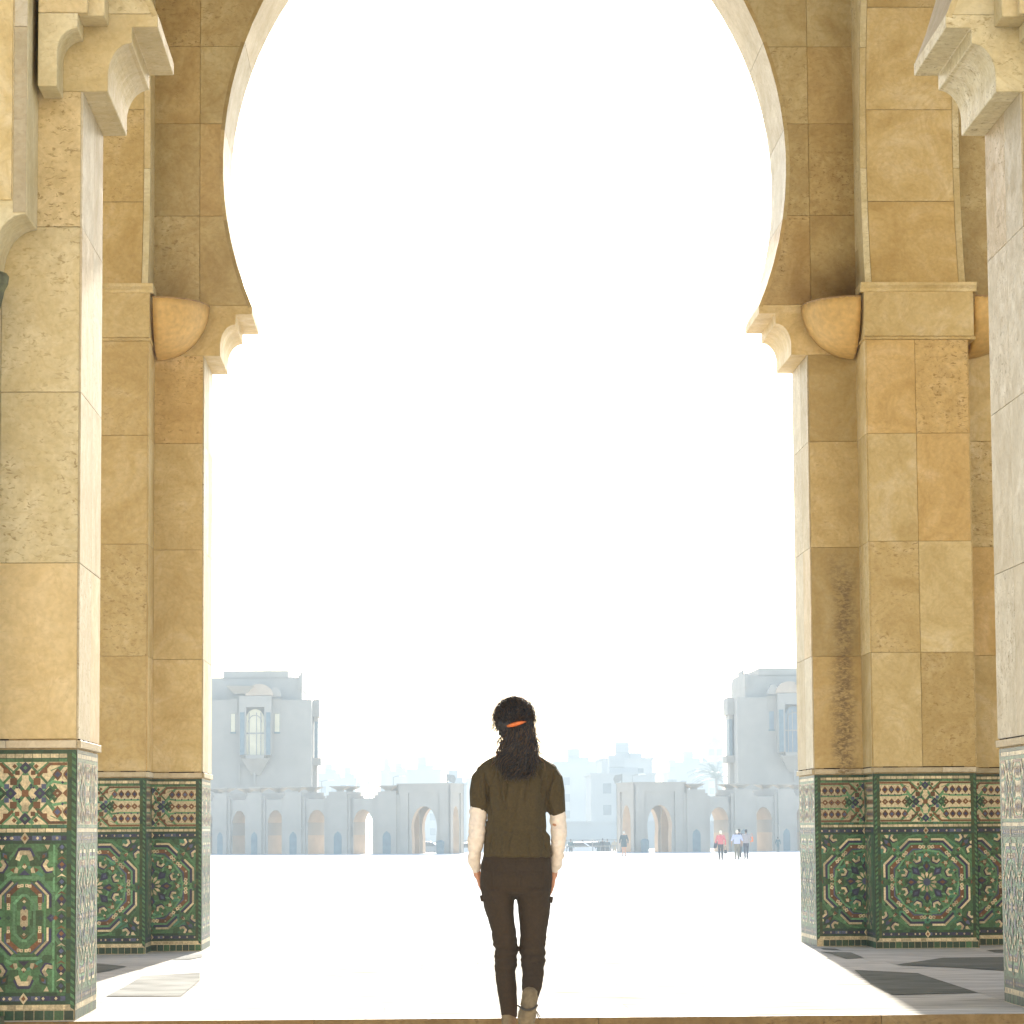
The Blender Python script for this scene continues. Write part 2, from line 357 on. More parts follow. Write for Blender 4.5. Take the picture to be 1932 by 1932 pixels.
def medallion_tall():
    P=Pat()
    for i in range(-6,9):
        for j in range(-5,6): P.sq('g' if (i+j)%2 else 'G',i*.065,j*.075,.0375,0)
    def oct_(c,hx,hy,ch,w,L=1,skip=False):
        pts=[(hx,-hy+ch),(hx,hy-ch),(hx-ch,hy),(-hx+ch,hy),(-hx,hy-ch),(-hx,-hy+ch),(-hx+ch,-hy),(hx-ch,-hy)]
        for i in range(8):
            if skip and i in (2,6): continue
            P.line(c,[pts[i],pts[(i+1)%8]],w,L)
    oct_('L',.150,.205,.075,.016); oct_('L',.052,.115,.04,.014); oct_('G',.105,.175,.06,.012)
    for sx in (1,-1):
        for sy in (1,-1):
            P.line('B',[(sx*.133,sy*.055),(sx*.133,sy*.118),(sx*.066,sy*.188)],.014,2)
            P.line('C',[(sx*.120,sy*.05),(sx*.120,sy*.115),(sx*.058,sy*.180)],.012,3)
            P.line('R',[(sx*.080,sy*.075),(sx*.080,sy*.118),(sx*.028,sy*.165)],.024,2)
            P.line('b',[(sx*.097,sy*.08),(sx*.097,sy*.122),(sx*.035,sy*.18)],.008,2)
            for x,y in ((.080,.050),(.080,.068),(.028,.162),(.012,.165),(.080,.115)):
                P.sq('C',sx*x,sy*y,.0085,3); P.sq('R',sx*x,sy*y,.003,4)
            P.rot(blob(),0.6,sx*.118,sy*.262,sx,sy)
            P.rot(kite('D','b',.0,.075,.026),.9,sx*.075,sy*.285,sx,sy); P.rot(kite('R',None,.02,.05,.01,4),.9,sx*.075,sy*.285,sx,sy)
            P.add('C',[(sx*.035,sy*.228),(sx*.055,sy*.228),(sx*.045,sy*.262),(sx*.03,sy*.25)],2)
            P.add('R',[(sx*.055,sy*.228),(sx*.075,sy*.245),(sx*.05,sy*.258)],2)
            P.add('C',[(sx*.10,sy*.372),(sx*.13,sy*.372),(sx*.118,sy*.345)],2)
            P.line('t' if sx>0 else 'L',[(sx*.02,sy*.26),(sx*.09,sy*.215)],.016,1)
            P.line('L',[(sx*.15,sy*.09),(sx*.235,sy*.20)],.018,1); P.line('G',[(sx*.15,sy*.21),(sx*.02,sy*.372)],.016,1)
        P.dia('B',sx*.052*2.6,0,.022); P.dia('b',sx*.145,0,.016,3); P.dia('R',sx*.160,0,.014,4); P.dia('D',sx*.08,0,.014,2)
    P.add('C',[(-.020,-.04),(0,-.052),(.020,-.04),(.020,.04),(0,.052),(-.020,.04)],2); P.ngon('R',0,0,.015,8,3)
    for s in (1,-1):
        P.dia('B',0,s*.052,.014,3); P.add('R',[(-.022,s*.082),(0,s*.098),(.022,s*.082),(0,s*.108)],2); P.dia('C',0,s*.084,.010,3)
        P.add('B',[(-.03,s*.218),(0,s*.245),(.03,s*.218)],2); P.dia('C',0,s*.262,.014,2); P.dia('R',0,s*.272,.007,3)
        P.rot(blob(),-s*math.pi/2,0,s*.318,1,1,1.35)
    for dx in (.19,-.19,.21+.19):     # columns of stars between the tall medallions
        for k in range(-4,5):
            y=k*.088
            P.dia('B' if k%2 else 'D',dx,y,.026,2,.034); P.dia('R' if k%2 else 'b',dx,y+.008,.014,3)
            P.dia('C',dx,y-.018,.009,4); P.add('R' if k%2 else 'C',[(dx-.026,y+.03),(dx,y+.05),(dx+.026,y+.03),(dx,y+.038)],3)
        P.line('L',[(dx-.04,-.37),(dx-.04,.37)],.012,1)
    return P
def frieze(tall=False):
    P=Pat(); P.add('C',[(-.9,-.16),(.9,-.16),(.9,.16),(-.9,.16)],0)
    cw=.115
    # lattice in the centre
    for s in (1,-1):
        for o in (-.09,0,.09):
            P.line('L' if o else 'G',[(-.12+o*.9,-.155*s),(.12+o*.9,.155*s)],.020,1)
    for (x,y,c) in ((0,0,'R'),(0,.075,'C'),(0,-.075,'C'),(.075,0,'B'),(-.075,0,'B'),(.06,.06,'R'),(-.06,.06,'R'),(.06,-.06,'R'),(-.06,-.06,'R'),(0,.13,'B'),(0,-.13,'B'),(.125,0,'D'),(-.125,0,'D')):
        if c in 'BD' : P.dia(c,x,y,.033,2); P.dia('G',x,y,.012,3)
        else: P.sq(c,x,y,.018,3)
    for sx in (1,-1):
        for sy in (1,-1):
            for (x,y) in ((.025,.035),(.035,.025),(.025,.025)): P.dia('B',sx*x*1.2,sy*y*1.2,.008,3)
            P.dia('R',sx*.055,sy*.138,.014,2); P.sq('R',sx*.04,sy*.105,.012,3); P.sq('b',sx*.095,sy*.035,.013,3); P.sq('R',sx*.10,sy*.115,.013,3); P.line('G',[(sx*.02,sy*.15),(sx*.16,sy*.0)],.014,1); P.add('g',[(sx*.13,sy*.02),(sx*.15,sy*.05),(sx*.17,sy*.02)],1)
            P.line('L',[(sx*.09,sy*.02),(sx*.14,sy*.060),(sx*.20,sy*.050),(sx*.7,sy*.050)],.015,2)
            P.line('R',[(sx*.065,sy*.09),(sx*.125,sy*.150),(sx*.7,sy*.150)],.016,2)
            P.line('L',[(sx*.05,sy*.1),(sx*.115,sy*.155)],.010,1)
            P.line('L',[(sx*.13,sy*.115),(sx*.18,sy*.137),(sx*.7,sy*.137)],.006,1)
        for k in range(12):
            x=sx*(.165+k*.052)
            for y in (.096,-.096):
                P.dia('R',x,y,.0275,2,.034); P.dia('b' if k%2==0 else 'B',x,y,.017,3)
            P.dia('R',x,0,.0275,2,.026); P.dia('C' if k%3==0 else 'B',x,0,.008,3)
            P.dia('B',x+sx*.026,.055,.009,3); P.dia('B',x+sx*.026,-.055,.009,3)
            P.line('C',[(x+sx*.026,.075),(x+sx*.026,.115)],.008,3); P.line('C',[(x+sx*.026,-.075),(x+sx*.026,-.115)],.008,3)
    return P
MED,MEDT,FRZ=medallion(),medallion_tall(),frieze()
def dado(mb,fr,u0,u1,centres,bl=True,br=True,tall=False):
    """tile dado on a vertical face; fr.v=up from floor; u0..u1 extents; bl/br: corner borders"""
    def q(poly,c,z,amp=.00035):
        pts=clip(poly,u0+1e-4,u1-1e-4,0,1.378)
        if not pts: return
        xs=[p[0] for p in pts]; ys=[p[1] for p in pts]; cx=sum(xs)/len(xs); cy=sum(ys)/len(ys)
        ta,tb=random.uniform(-.014,.014),random.uniform(-.014,.014)
        mb.poly([fr.at(a,b,z+max(-amp,min(amp,(a-cx)*ta+(b-cy)*tb))) for a,b in pts],'tile'+c,random.random())
    q(rect(u0,u1,0,1.378),'D',0.001,0); q(rect(u0,u1,.0,.081),'C',.0018,0)
    bw=.046; a0=u0+(bw if bl else 0); a1=u1-(bw if br else 0)
    def row(z0,z1,c,wd,alt=None):
        x=u0 if z1<.08 or z0>1.355 else a0; e=u1 if (z1<.08 or z0>1.355) else a1; k=0
        x-=random.random()*wd*.6 if wd<.045 else 0
        while x<e:
            cc=c if not(alt and random.random()<.25) else alt
            xa=max(x,a0 if e==a1 else u0); xb=min(x+wd,e)
            if xb>xa+.003: q(rect(xa+.0016,xb-.0016,z0+.001,z1-.001),cc,.003)
            x+=wd;k+=1
    row(0.002,.052,'D',.0505,'g'); row(.056,.080,'C',.04); row(.082,.098,'D',.05)
    row(.126,.142,'D',.055,'g'); row(.898,.912,'D',.05,'O'); row(.940,.953,'D',.05)
    row(.955,.976,'C',.04); row(.978,.996,'G',.04,'t')
    row(1.315,1.333,'G',.045,'g'); row(1.335,1.358,'C',.045); row(1.360,1.377,'D',.05,'O')
    for z0,z1 in ((.099,.125),(.913,.939)):
        row(z0,z1,'B',.05,'b')
        zc=(z0+z1)/2
        for c in centres:
            for poly,cc,L in ([(c-.022,zc),(c,zc-.03),(c+.022,zc),(c,zc+.03)],'C',.0045),([(c-.011,zc),(c,zc-.015),(c+.011,zc),(c,zc+.015)],'R',.0055):
                pts=clip(poly,a0,a1,0,2)
                if pts: q(pts,cc,L)
            for s in (1,-1):
                for k in (.065,.10,.165,.23,.29,.35):
                    p=clip([(c+s*k-.008,zc),(c+s*k,zc-.009),(c+s*k+.008,zc),(c+s*k,zc+.009)],a0,a1,0,2)
                    if p: q(p,'C',.0045)
    def put(P,cy,hh,vis0,vis1):
        for c,pl,L in P.p:
            for ci,cx in enumerate(centres):
                lo=a0 if ci==0 else (centres[ci-1]+cx)/2; hi=a1 if ci==len(centres)-1 else (centres[ci+1]+cx)/2
                p=clip([(x+cx,y+cy) for x,y in pl],max(a0,lo),min(a1,hi),cy-hh,cy+hh)
                if p and len(p)>2:
                    p2=off_poly(p,.0006) if L else p
                    q(p2,c,.0025+L*.0011)
    put(MEDT if tall else MED,.520,.377,0,0); put(FRZ,1.155,.160,0,0)
    # corner borders: plain olive strip and twisted rope
    for on,xe,s in ((bl,u0,1),(br,u1,-1)):
        if not on: continue
        z=.082
        while z<1.358:
            xa,xb=sorted((xe+s*.023,xe+s*.045)); q(rect(xa,xb,z+.001,min(1.358,z+.055)-.001),'O' if random.random()<.7 else 'D',.0035); z+=.055
        z=.06;k=0
        while z<1.37:
            xa,xb=xe+s*.001,xe+s*.022; dz=.016
            pl=[(xa,z),(xb,z-dz*.0+.0),(xb,z+.020),(xa,z+.020)] 
            pl=[(xa,z-.008),(xb,z+.008),(xb,z+.026),(xa,z+.010)]
            q(pl,'G' if k%2 else 'D',.0035); z+=.018;k+=1

# ------------------------------------------------------------------ arcade geometry constants
D1=16.44; D2=25.80; T=1.06; AX=.71; HW=2.48; PW=1.62; PIL=.408; PP=.55
ZS=[1.432,2.34,3.23,4.10,4.82]; ZU=[5.21,5.98,6.75,7.40,8.15,8.9,9.7,10.6]
AR=3.05; AOFF=AR-2.333; AZ=6.41
def half(z): 
    return math.sqrt(max(0,AR*AR-(z-AZ)**2))-AOFF
ZAP=AZ+math.sqrt(AR*AR-AOFF*AOFF)

def corbel_profile(s=1):
    p=[(-.25,4.82),(.14,4.82),(.14,4.905)]
    for i in range(1,9):
        a=math.pi/2*i/8; p.append((.265-.125*math.cos(a),4.905+.175*math.sin(a)))
    p+=[(.265,5.165),(.40,5.165),(.40,5.235),(-.25,5.235)]
    return p
def pier(xc,d,sgn,label,group,vis=True,near=False,extra=None):
    """cruciform pier; sgn=-1: pilaster towards the camera (far row), +1: away (near row)"""
    root=empty('arcade_pier',(xc,d+T/2,0),label,'pier',group)
    x0,x1=xc-PW/2,xc+PW/2; p0,p1=xc-PIL,xc+PIL
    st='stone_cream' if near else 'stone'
    core=MB(); core.box(x0,x1,d,d+T,0.0,4.82,'grout')
    py0,py1=(d-PP,d) if sgn<0 else (d+T,d+T+PP)
    core.box(p0,p1,min(py0,py1)+.0,max(py0,py1)-.0,0.0,5.3,'grout'); core.build('core',root)
    # outline of the plan, faces: (origin, u axis, normal, length, [vertical joints])
    faces=[]
    faces.append(((x0,d,0),(1,0,0),(0,-1,0),p0-x0 if sgn<0 else PW,'f'))
    if sgn<0:
        faces.append(((p1,d,0),(1,0,0),(0,-1,0),x1-p1,'f2'))
        faces.append(((p0,d-PP,0),(1,0,0),(0,-1,0),2*PIL,'pf'))
        faces.append(((p0,d,0),(0,-1,0),(-1,0,0),PP,'pl')); faces.append(((p1,d-PP,0),(0,1,0),(1,0,0),PP,'pr'))
        faces.append(((x1,d+T,0),(-1,0,0),(0,1,0),PW,'bk'))
    else:
        faces.append(((x1,d+T,0),(-1,0,0),(0,1,0),x1-p1,'b1')); faces.append(((p0,d+T,0),(-1,0,0),(0,1,0),p0-x0,'b2'))
        faces.append(((p1,d+T+PP,0),(-1,0,0),(0,1,0),2*PIL,'bp'))
        faces.append(((p1,d+T,0),(0,1,0),(1,0,0),PP,'pr')); faces.append(((p0,d+T+PP,0),(0,-1,0),(-1,0,0),PP,'pl'))
    faces.append(((x0,d+T,0),(0,-1,0),(-1,0,0),T,'l')); faces.append(((x1,d,0),(0,1,0),(1,0,0),T,'r'))
    cl=MB(); tl=MB(); bd=MB()
    for o,u,n,L,k in faces:
        fr=Frame(o,u,(0,0,1),n)
        us=[0,L]
        if k=='pf': us=[0,L*.48,L]
        if k in 'lr': us=[0,L*.55,L]
        if k=='f' and sgn>0: us=[0,.405,L-.405,L]
        if k=='bk': us=[0,L/2,L]
        zs=list(ZS)
        if k in('pf','pl','pr'): zs[-1]=4.86
        m=st if k not in('l','r') else 'stone_pale_sheen'  # side faces take the stone with sheen in its colour
        for j in range(len(zs)-1):
            uu=list(us)
            slabs(cl,fr,uu,[zs[j],zs[j+1]],m)
        # base strip of stone over the tiles
        x=0.
        while x<L-.02:
            e=min(L,x+random.choice([.42,.55,.7]))
            if L-e<.12: e=L
            slab(bd,fr,rect(x,e,1.386,1.426),'stone_pale_sheen',th=.022,gap=.0008); x=e
        # open joints above the strip
        for _ in range(int(L/.25)+1):
            a=random.random()*L*.8; b=min(L-.01,a+random.uniform(.05,.2)); slab(bd,fr,rect(a,b,1.426,1.434),'void',th=.0125,gap=.0004)
        if k in ('f','f2','pf','pl','pr','l','r','bk') :
            if k=='f' and sgn>0: cs=[.405-.26 if False else .26-.0, .26+.42, PW-.26-.0] ; cs=[.26,.68,1.36]; dado(tl,fr,0,L,[PW-.26-.84,PW-.26-.42,PW-.26],True,True,True)
            elif k=='f': dado(tl,fr,0,L,[L],True,False)
            elif k=='f2': dado(tl,fr,0,L,[0],False,True)
            elif k=='pf': dado(tl,fr,0,L,[L/2])
            elif k=='pl': dado(tl,fr,0,L,[0],False,True)
            elif k=='pr': dado(tl,fr,0,L,[L],True,False)
            elif k=='bk': dado(tl,fr,0,L,[L/4,3*L/4])
            else: dado(tl,fr,0,L,[L*.5-.24,L*.5+.24])
        else:
            tl.poly([fr.at(0,0,.002),fr.at(L,0,.002),fr.at(L,1.378,.002),fr.at(0,1.378,.002)],'tileD')
    cl.build('stone_cladding',root); tl.build('mosaic_dado',root,fix=False); bd.build('base_strip',root)
    # capitals carrying the arches, both sides
    for s in (1,-1):
        c=MB(); xe=x1 if s>0 else x0
        c.prism(corbel_profile(),lambda p,q,dd,s=s,xe=xe:(xe+s*p,dd,q),d-.012,d+T+.012,st,random.random())
        ob=c.build('capital',root)
        bv=ob.modifiers.new('b','BEVEL'); bv.width=.004; bv.segments=1; bv.limit_method='ANGLE'
    c=MB(); c.box(x0+.25,x1-.25,d-.010,d+T+.010,4.82,5.24,st,random.random()); c.build('capital_infill',root)
    if sgn<0:
        # pilaster cap band and the transverse arch above
        b=MB(); ew=.045 if xc>0 else 0; b.box(p0-.022,p1+.022+ew,d-PP-.022,d,4.86,4.885,'stone',.4); 
        b.box(p0-.012,p1+.012+ew,d-PP-.014,d,4.887,5.25,'stone',.45)
        b.prism([(0,5.25),(.0,5.275),(.03,5.30),(.03,5.325),(-.3,5.325),(-.3,5.25)],lambda p,q,dd:(dd,d-PP-.012-p,q),p0-.04,p1+.04+ew,'stone',.7)
        o=b.build('pilaster_cap',root); bv=o.modifiers.new('b','BEVEL'); bv.width=.005; bv.segments=2; bv.limit_method='ANGLE'
    return root
def arch_wall(d,nspan,label,group,mat,first,near=False):
    """wall above the capitals, with horseshoe arches; spans centred at AX+k*(2HW+PW)"""
    roots=[]
    for k in range(first,first+nspan):
        xc=AX+k*(2*HW+PW); root=empty('arch_wall',(xc,d+T/2,5.2),label(k),'arch',group)
        xl,xr=xc-HW-PW/2,xc+HW+PW/2; z0=5.235; ztop=10.6
        zz=[z0]+[z0+(ZAP-z0)*i/48 for i in range(1,49)]
        cw=MB()
        for s in (1,-1):
            for a,b in zip(zz[:-1],zz[1:]):
                ha,hb=max(half(a),0),max(half(b),0); xe=HW+PW/2
                for y,sg in ((d,1),(d+T,-1)):
                    cw.poly([(xc+s*ha,y,a),(xc+s*xe,y,a),(xc+s*xe,y,b),(xc+s*hb,y,b)],'grout')
        cw.poly([(xl,d,ZAP),(xr,d,ZAP),(xr,d,ztop),(xl,d,ztop)],'grout'); cw.poly([(xl,d+T,ZAP),(xr,d+T,ZAP),(xr,d+T,ztop),(xl,d+T,ztop)],'grout')
        cw.poly([(xl,d,ztop),(xr,d,ztop),(xr,d+T,ztop),(xl,d+T,ztop)],'grout'); cw.build('wall_core',root,fix=False)
        fc=MB()
        for y,n in ((d,-1),(d+T,1)):
            for s in (1,-1):
                fr=Frame((xc,y,0),(s,0,0),(0,0,1),(0,n,0))
                zr=[5.235]+ZU[1:]
                for a,b in zip(zr[:-1],zr[1:]):
                    b=min(b,ztop)
                    if a>=ZAP: slabs(fc,fr,[0,1.1,2.1,HW+PW/2],[a,b],mat); continue
                    bb=min(b,ZAP-.02); ns=9; pz=[a+(bb-a)*i/ns for i in range(ns+1)]
                    xj=HW+.03 if near is False else HW+.03
                    edge=[(half(z)+.004,z) for z in pz]
                    if max(e[0] for e in edge)<xj-.15:
                        poly=edge[::-1]+[(xj,a),(xj,b)] if b<=ZAP else edge[::-1]+[(xj,a),(xj,b),(0,b)]
                        slab(fc,fr,poly[::1],mat); slab(fc,fr,rect(xj,HW+PW/2,a,b),mat)
                    else:
                        poly=edge[::-1]+[(HW+PW/2,a),(HW+PW/2,b)]; slab(fc,fr,poly,mat)
        fc.build('wall_cladding',root)
        # intrados: curved voussoir slabs
        so_=MB(); nj=7
        for s in (1,-1):
            za=[z0+(ZAP-z0)*(1-math.cos(math.pi/2*i/nj)) for i in range(nj+1)] if False else None
            a0=math.asin((z0-.012-AZ)/AR); a1=math.acos(AOFF/AR)
            for i in range(nj):
                g=.0005; aa=a0+(a1-a0)*i/nj+g; ab=a0+(a1-a0)*(i+1)/nj-g; tt=random.random(); r=AR-.012
                for q in range(4):
                    b0=aa+(ab-aa)*q/4; b1=aa+(ab-aa)*(q+1)/4
                    P=lambda an,y:(xc+s*(math.cos(an)*r-AOFF),y+(-.003 if y<d+.5 else .003),AZ+math.sin(an)*r)
                    so_.poly([P(b0,d-.010),P(b1,d-.010),P(b1,d+T+.010),P(b0,d+T+.010)],'stone_pale_sheen',tt)
                    rr=AR+.02; Q=lambda an,y:(xc+s*(math.cos(an)*rr-AOFF),y+(-.003 if y<d+.5 else .003),AZ+math.sin(an)*rr)
                    so_.poly([P(b0,d-.010),P(b1,d-.010),Q(b1,d-.010),Q(b0,d-.010)],mat,tt); so_.poly([P(b0,d+T+.010),P(b1,d+T+.010),Q(b1,d+T+.010),Q(b0,d+T+.010)],mat,tt)
        so_.build('arch_soffit',root,fix=False)
        roots.append(root)
    return roots

PER=2*HW+PW
px=[AX-HW-PW/2+PER*k for k in range(-2,4)]
nm={0:'second pier beyond the far left one, mostly hidden',}
far_labels={-2:'far stone pier of the arcade two bays left of the central arch',-1:'x',
 0:'travertine pier under the left foot of the far arch, half hidden by the near pier',
 1:'travertine pier under the right foot of the far arch, full round mosaic medallion on it',
 2:'far stone pier one bay right of the central arch',3:'far stone pier two bays right of the central arch'}
near_labels={-2:'near stone pier of the arcade two bays left',-1:'near stone pier one bay left',
 0:'large pale pier at the left edge, tall mosaic medallions on its foot above the step',
 1:'large pale pier at the right edge standing on the step, only its inner side showing',
 2:'near stone pier one bay right',3:'near stone pier two bays right'}
ks=[0,1]
for k in (0,1): pier(AX-HW-PW/2+PER*k,D2,-1,far_labels[k],'piers of the far arcade row')
for k in (0,1): pier(AX-HW-PW/2+PER*k,D1,1,near_labels[k],'piers of the near arcade row',near=True)
arch_wall(D2,1,lambda k:'tall pointed horseshoe arch of brown travertine framing the sky, above the far pair of piers','arch walls of the arcade','stone_brown',0)
arch_wall(D1,1,lambda k:'near horseshoe arch above the two large piers at the picture edges, mostly out of frame','arch walls of the arcade','stone_cream',0,True)
# plain neighbours of the bay: walls that close the gallery left and right of the frame
def side_block(x0,x1,d,label):
    b=MB(); b.box(x0,x1,d,d+T,0,10.6,'stone',.5)
    a=AX-HW-PW/2 if x0<AX else x0; e=x1 if x0<AX else AX+HW+PW/2
    a,e=(x1,AX-HW-PW/2-.001) if x0<AX else (AX+HW+PW/2+.001,x0)
    b.box(a,e,d-.010,d+T+.01,5.237,10.598,'stone_brown',.5); o=b.build('side_wall'); return tag(o,label,'wall')
side_block(AX-HW-PW-8,AX-HW-PW-.001,D2,'plain stone wall continuing the far arcade to the left, behind the left pier')
side_block(AX+HW+PW+.001,AX+HW+PW+8,D2,'plain stone wall continuing the far arcade to the right, behind the right pier')
def transverse(xc,label):
    """arch running from the far pilaster to the near one"""
    root=empty('cross_arch',(xc,(D1+D2)/2,5.3),label,'arch','cross arches of the gallery')
    ya,yb=D1+T+PP,D2-PP; yc=(ya+yb)/2; hs=(yb-ya)/2+.02; Rr=hs+.17; zc=6.45
    r0=-math.asin(min(1,(zc-5.325)/Rr)); f=MB(); core=MB()
    r=R; n=40; A=[r0+(math.pi/2-r0)*i/n for i in range(n+1)]
    # flattened crown so that it stays under the roof
    def pt(a,s,rr=Rr): return (yc+s*math.cos(a)*rr, zc+math.sin(a)*rr*(1. if math.sin(a)<0 else .98))
    for s in (1,-1):
        for i in range(n):
            y0,z0=pt(A[i],s);y1,z1=pt(A[i+1],s)
            e=(D2+0.0 if s>0 else D1+T-0.0)
            for x in (xc-PIL+.012,xc+PIL-.012):
                core.poly([(x,y0,z0),(x,e,z0),(x,e,z1),(x,y1,z1)],'stone',.5+.3*math.sin(int(z0/.78)*7.3))
        zj=[5.325,6.02,6.79,7.62,8.4,9.1,9.8,10.2]
        # intrados slabs: two narrow borders and a wide middle
        for xa,xb in ((-PIL,-PIL+.055),(-PIL+.055,PIL-.055),(PIL-.055,PIL)):
            j=0
            lim=zj if xb-xa>.2 else [5.325,6.3,7.3,8.4,9.4,10.2]
            for i in range(n):
                y0,z0=pt(A[i],s);y1,z1=pt(A[i+1],s)
                while j<len(lim)-2 and (z0+z1)/2>lim[j+1]: j+=1
                pass
            for j in range(len(lim)-1):
                lo=math.asin(max(-1,min(1,(lim[j]-zc)/Rr))); hi=math.asin(max(-1,min(1,(lim[j+1]-zc)/Rr)))
                if hi-lo<.01: continue
                tt=random.random(); g=.0006
                for q in range(5):
                    b0=lo+g+(hi-lo-2*g)*q/5; b1=lo+g+(hi-lo-2*g)*(q+1)/5
                    (y0,z0),(y1,z1)=pt(b0,s,Rr-.012),pt(b1,s,Rr-.012)
                    f.poly([(xc+xa+.0018,y0,z0),(xc+xb-.0018,y0,z0),(xc+xb-.0018,y1,z1),(xc+xa+.0018,y1,z1)],'stone' if xb-xa>.2 else 'stone_cream',tt)
            for i in range(n):
                (y0,z0),(y1,z1)=pt(A[i],s),pt(A[i+1],s)
                if xb-xa>.2: core.poly([(xc-PIL+.012,y0,z0),(xc+PIL-.012,y0,z0),(xc+PIL-.012,y1,z1),(xc-PIL+.012,y1,z1)],'grout')
                if xb-xa<.1:
                    x=xc+(xa if xa<0 else xb); (y2,z2),(y3,z3)=pt(A[i],s,Rr-.012),pt(A[i+1],s,Rr-.012)
                    e=(D2 if s>0 else D1+T); f.poly([(x,y2,z2),(x,e,z2),(x,e,z3),(x,y3,z3)],'stone_cream',.3+.5*(int(z2/.8)%2))
    core.build('rib_core',root,fix=False); f.build('rib_cladding',root,fix=False)
transverse(AX-HW-PW/2,'cross arch springing from the pilaster of the left far pier towards the viewer')
transverse(AX+HW+PW/2,'cross arch springing from the pilaster of the right far pier towards the viewer')
b=MB(); b.box(AX-HW-PW-8,AX+HW+PW+8,D1-1.2,D2+T+.6,10.602,11.4,'stone',.5); tag(b.build('arcade_roof'),'stone roof slab over the arcade gallery','roof')

# ------------------------------------------------------------------ near outer order, frame piece and green column
def outer(s,label):
    mx=lambda x: x if s<0 else 2*AX-x
    root=empty('outer_corbel',(mx(-1.95),D1-.15,4.8),label,'corbel','front corbels of the near piers')
    c=MB(); Yf=D1-.30
    X=lambda u: unp(u,150,Yf)[0]
    prof=[(X(71),4.78),(X(107.5),4.78),(X(107.5),4.97)]
    x0,x1=X(107.5),X(145.8); 
    for i in range(1,9):
        a=math.pi/2*i/8; prof.append((x1-(x1-x0)*math.cos(a),4.97+.115*math.sin(a)))
    prof+=[(x1,5.165),(X(71),5.165)]
    c.prism([(mx(p),q) for p,q in prof],lambda p,q,dd:(p,dd,q),Yf,D1-.013,'stone_cream',.62)
    o=c.build('corbel_block',root); bv=o.modifiers.new('b','BEVEL'); bv.width=.004; bv.segments=1; bv.limit_method='ANGLE'
    c=MB(); a,b=sorted((mx(X(71)),mx(unp(196.9,30,D1-.24)[0])))
    c.box(a,b,D1-.235,D1-.014,5.167,5.45,'stone_cream',.3)
    a2,b2=sorted((mx(X(71)),mx(x1+.05))); c.box(a2,b2,Yf,D1-.236,5.167,5.45,'stone_cream',.9)
    c.box(*sorted((mx(X(71)),mx(-1.42))),D1-.17,D1-.014,5.452,9.8,'stone_cream',.5)
    o=c.build('corbel_abacus',root); bv=o.modifiers.new('b','BEVEL'); bv.width=.004; bv.segments=1; bv.limit_method='ANGLE'
outer(-1,'stepped scroll corbel jutting from the front of the left near pier at the top edge')
outer(1,'stepped scroll corbel jutting from the front of the right near pier at the top edge')
def framepiece(s,label,l2):
    mx=lambda x: x if s<0 else 2*AX-x
    Yf=D1-.47; xr=unp(50,403,Yf)[0]; xl=xr-.75
    root=empty('corbel_frame',(mx(xr-.3),D1-.25,3.9),label,'corbel','raised stone frames beside the near piers')
    c=MB(); zc=unp(50,403,Yf)[1]
    prof=[(xr,10.2),(xr,zc)]
    for i in range(1,9):
        a=math.pi/2*i/8; prof.append((xr-.17*math.sin(a),zc-.23*(1-math.cos(a))))
    prof+=[(xr-.17,zc-.27),(xl,zc-.27),(xl,10.2)]
    c.prism([(mx(p),q) for p,q in prof],lambda p,q,dd:(p,dd,q),Yf,D1-.013,'stone_cream',.55)
    o=c.build('frame_block',root); bv=o.modifiers.new('b','BEVEL'); bv.width=.005; bv.segments=1; bv.limit_method='ANGLE'
    c=MB(); fr=Frame((0,Yf,0),(1,0,0),(0,0,1),(0,-1,0))
    a,b=sorted((mx(xl+.02),mx(xr-.075))); z0=unp(0,378,Yf)[1]
    slabs(c,fr,[a,b],[z0,z0+1.3,10],'stone',th=.012); a,b=sorted((mx(xr-.07),mx(xr-.002))); slabs(c,fr,[a,b],[zc+.005,z0+.9,7,10],'stone_pale_sheen',th=.006)
    c.build('frame_panel',root)
    cx=mx(xr-.17-.155); cy=Yf+.2; zt=zc-.27
    col=empty('marble_column',(cx,cy,-.15),l2,'column','green marble columns')
    c=MB(); c.lathe([(.13,-.40),(.15,-.37),(.13,-.34),(.15,-.27),(.185,-.13),(.19,-.10),(.21,-.06),(.215,-.02),(.20,0)],(cx,cy,zt),'green_stone',8); c.build('column_capital',col)
    c=MB(); c.lathe([(.125,.12),(.125,zt-.40)],(cx,cy,0),'green_stone',24); c.build('column_shaft',col,smooth=False)
    c=MB(); c.box(cx-.2,cx+.2,cy-.2,cy+.2,-.15,.03,'green_stone'); c.lathe([(.19,.03),(.19,.07),(.15,.10),(.13,.13)],(cx,cy,0),'green_stone',20); c.build('column_base',col)
framepiece(-1,'raised stone frame with a curved underside above the green column at the left edge','green marble column with an eight sided capital cut off by the left edge')
framepiece(1,'raised stone frame mirroring the left one, outside the right edge','green marble column outside the right edge')

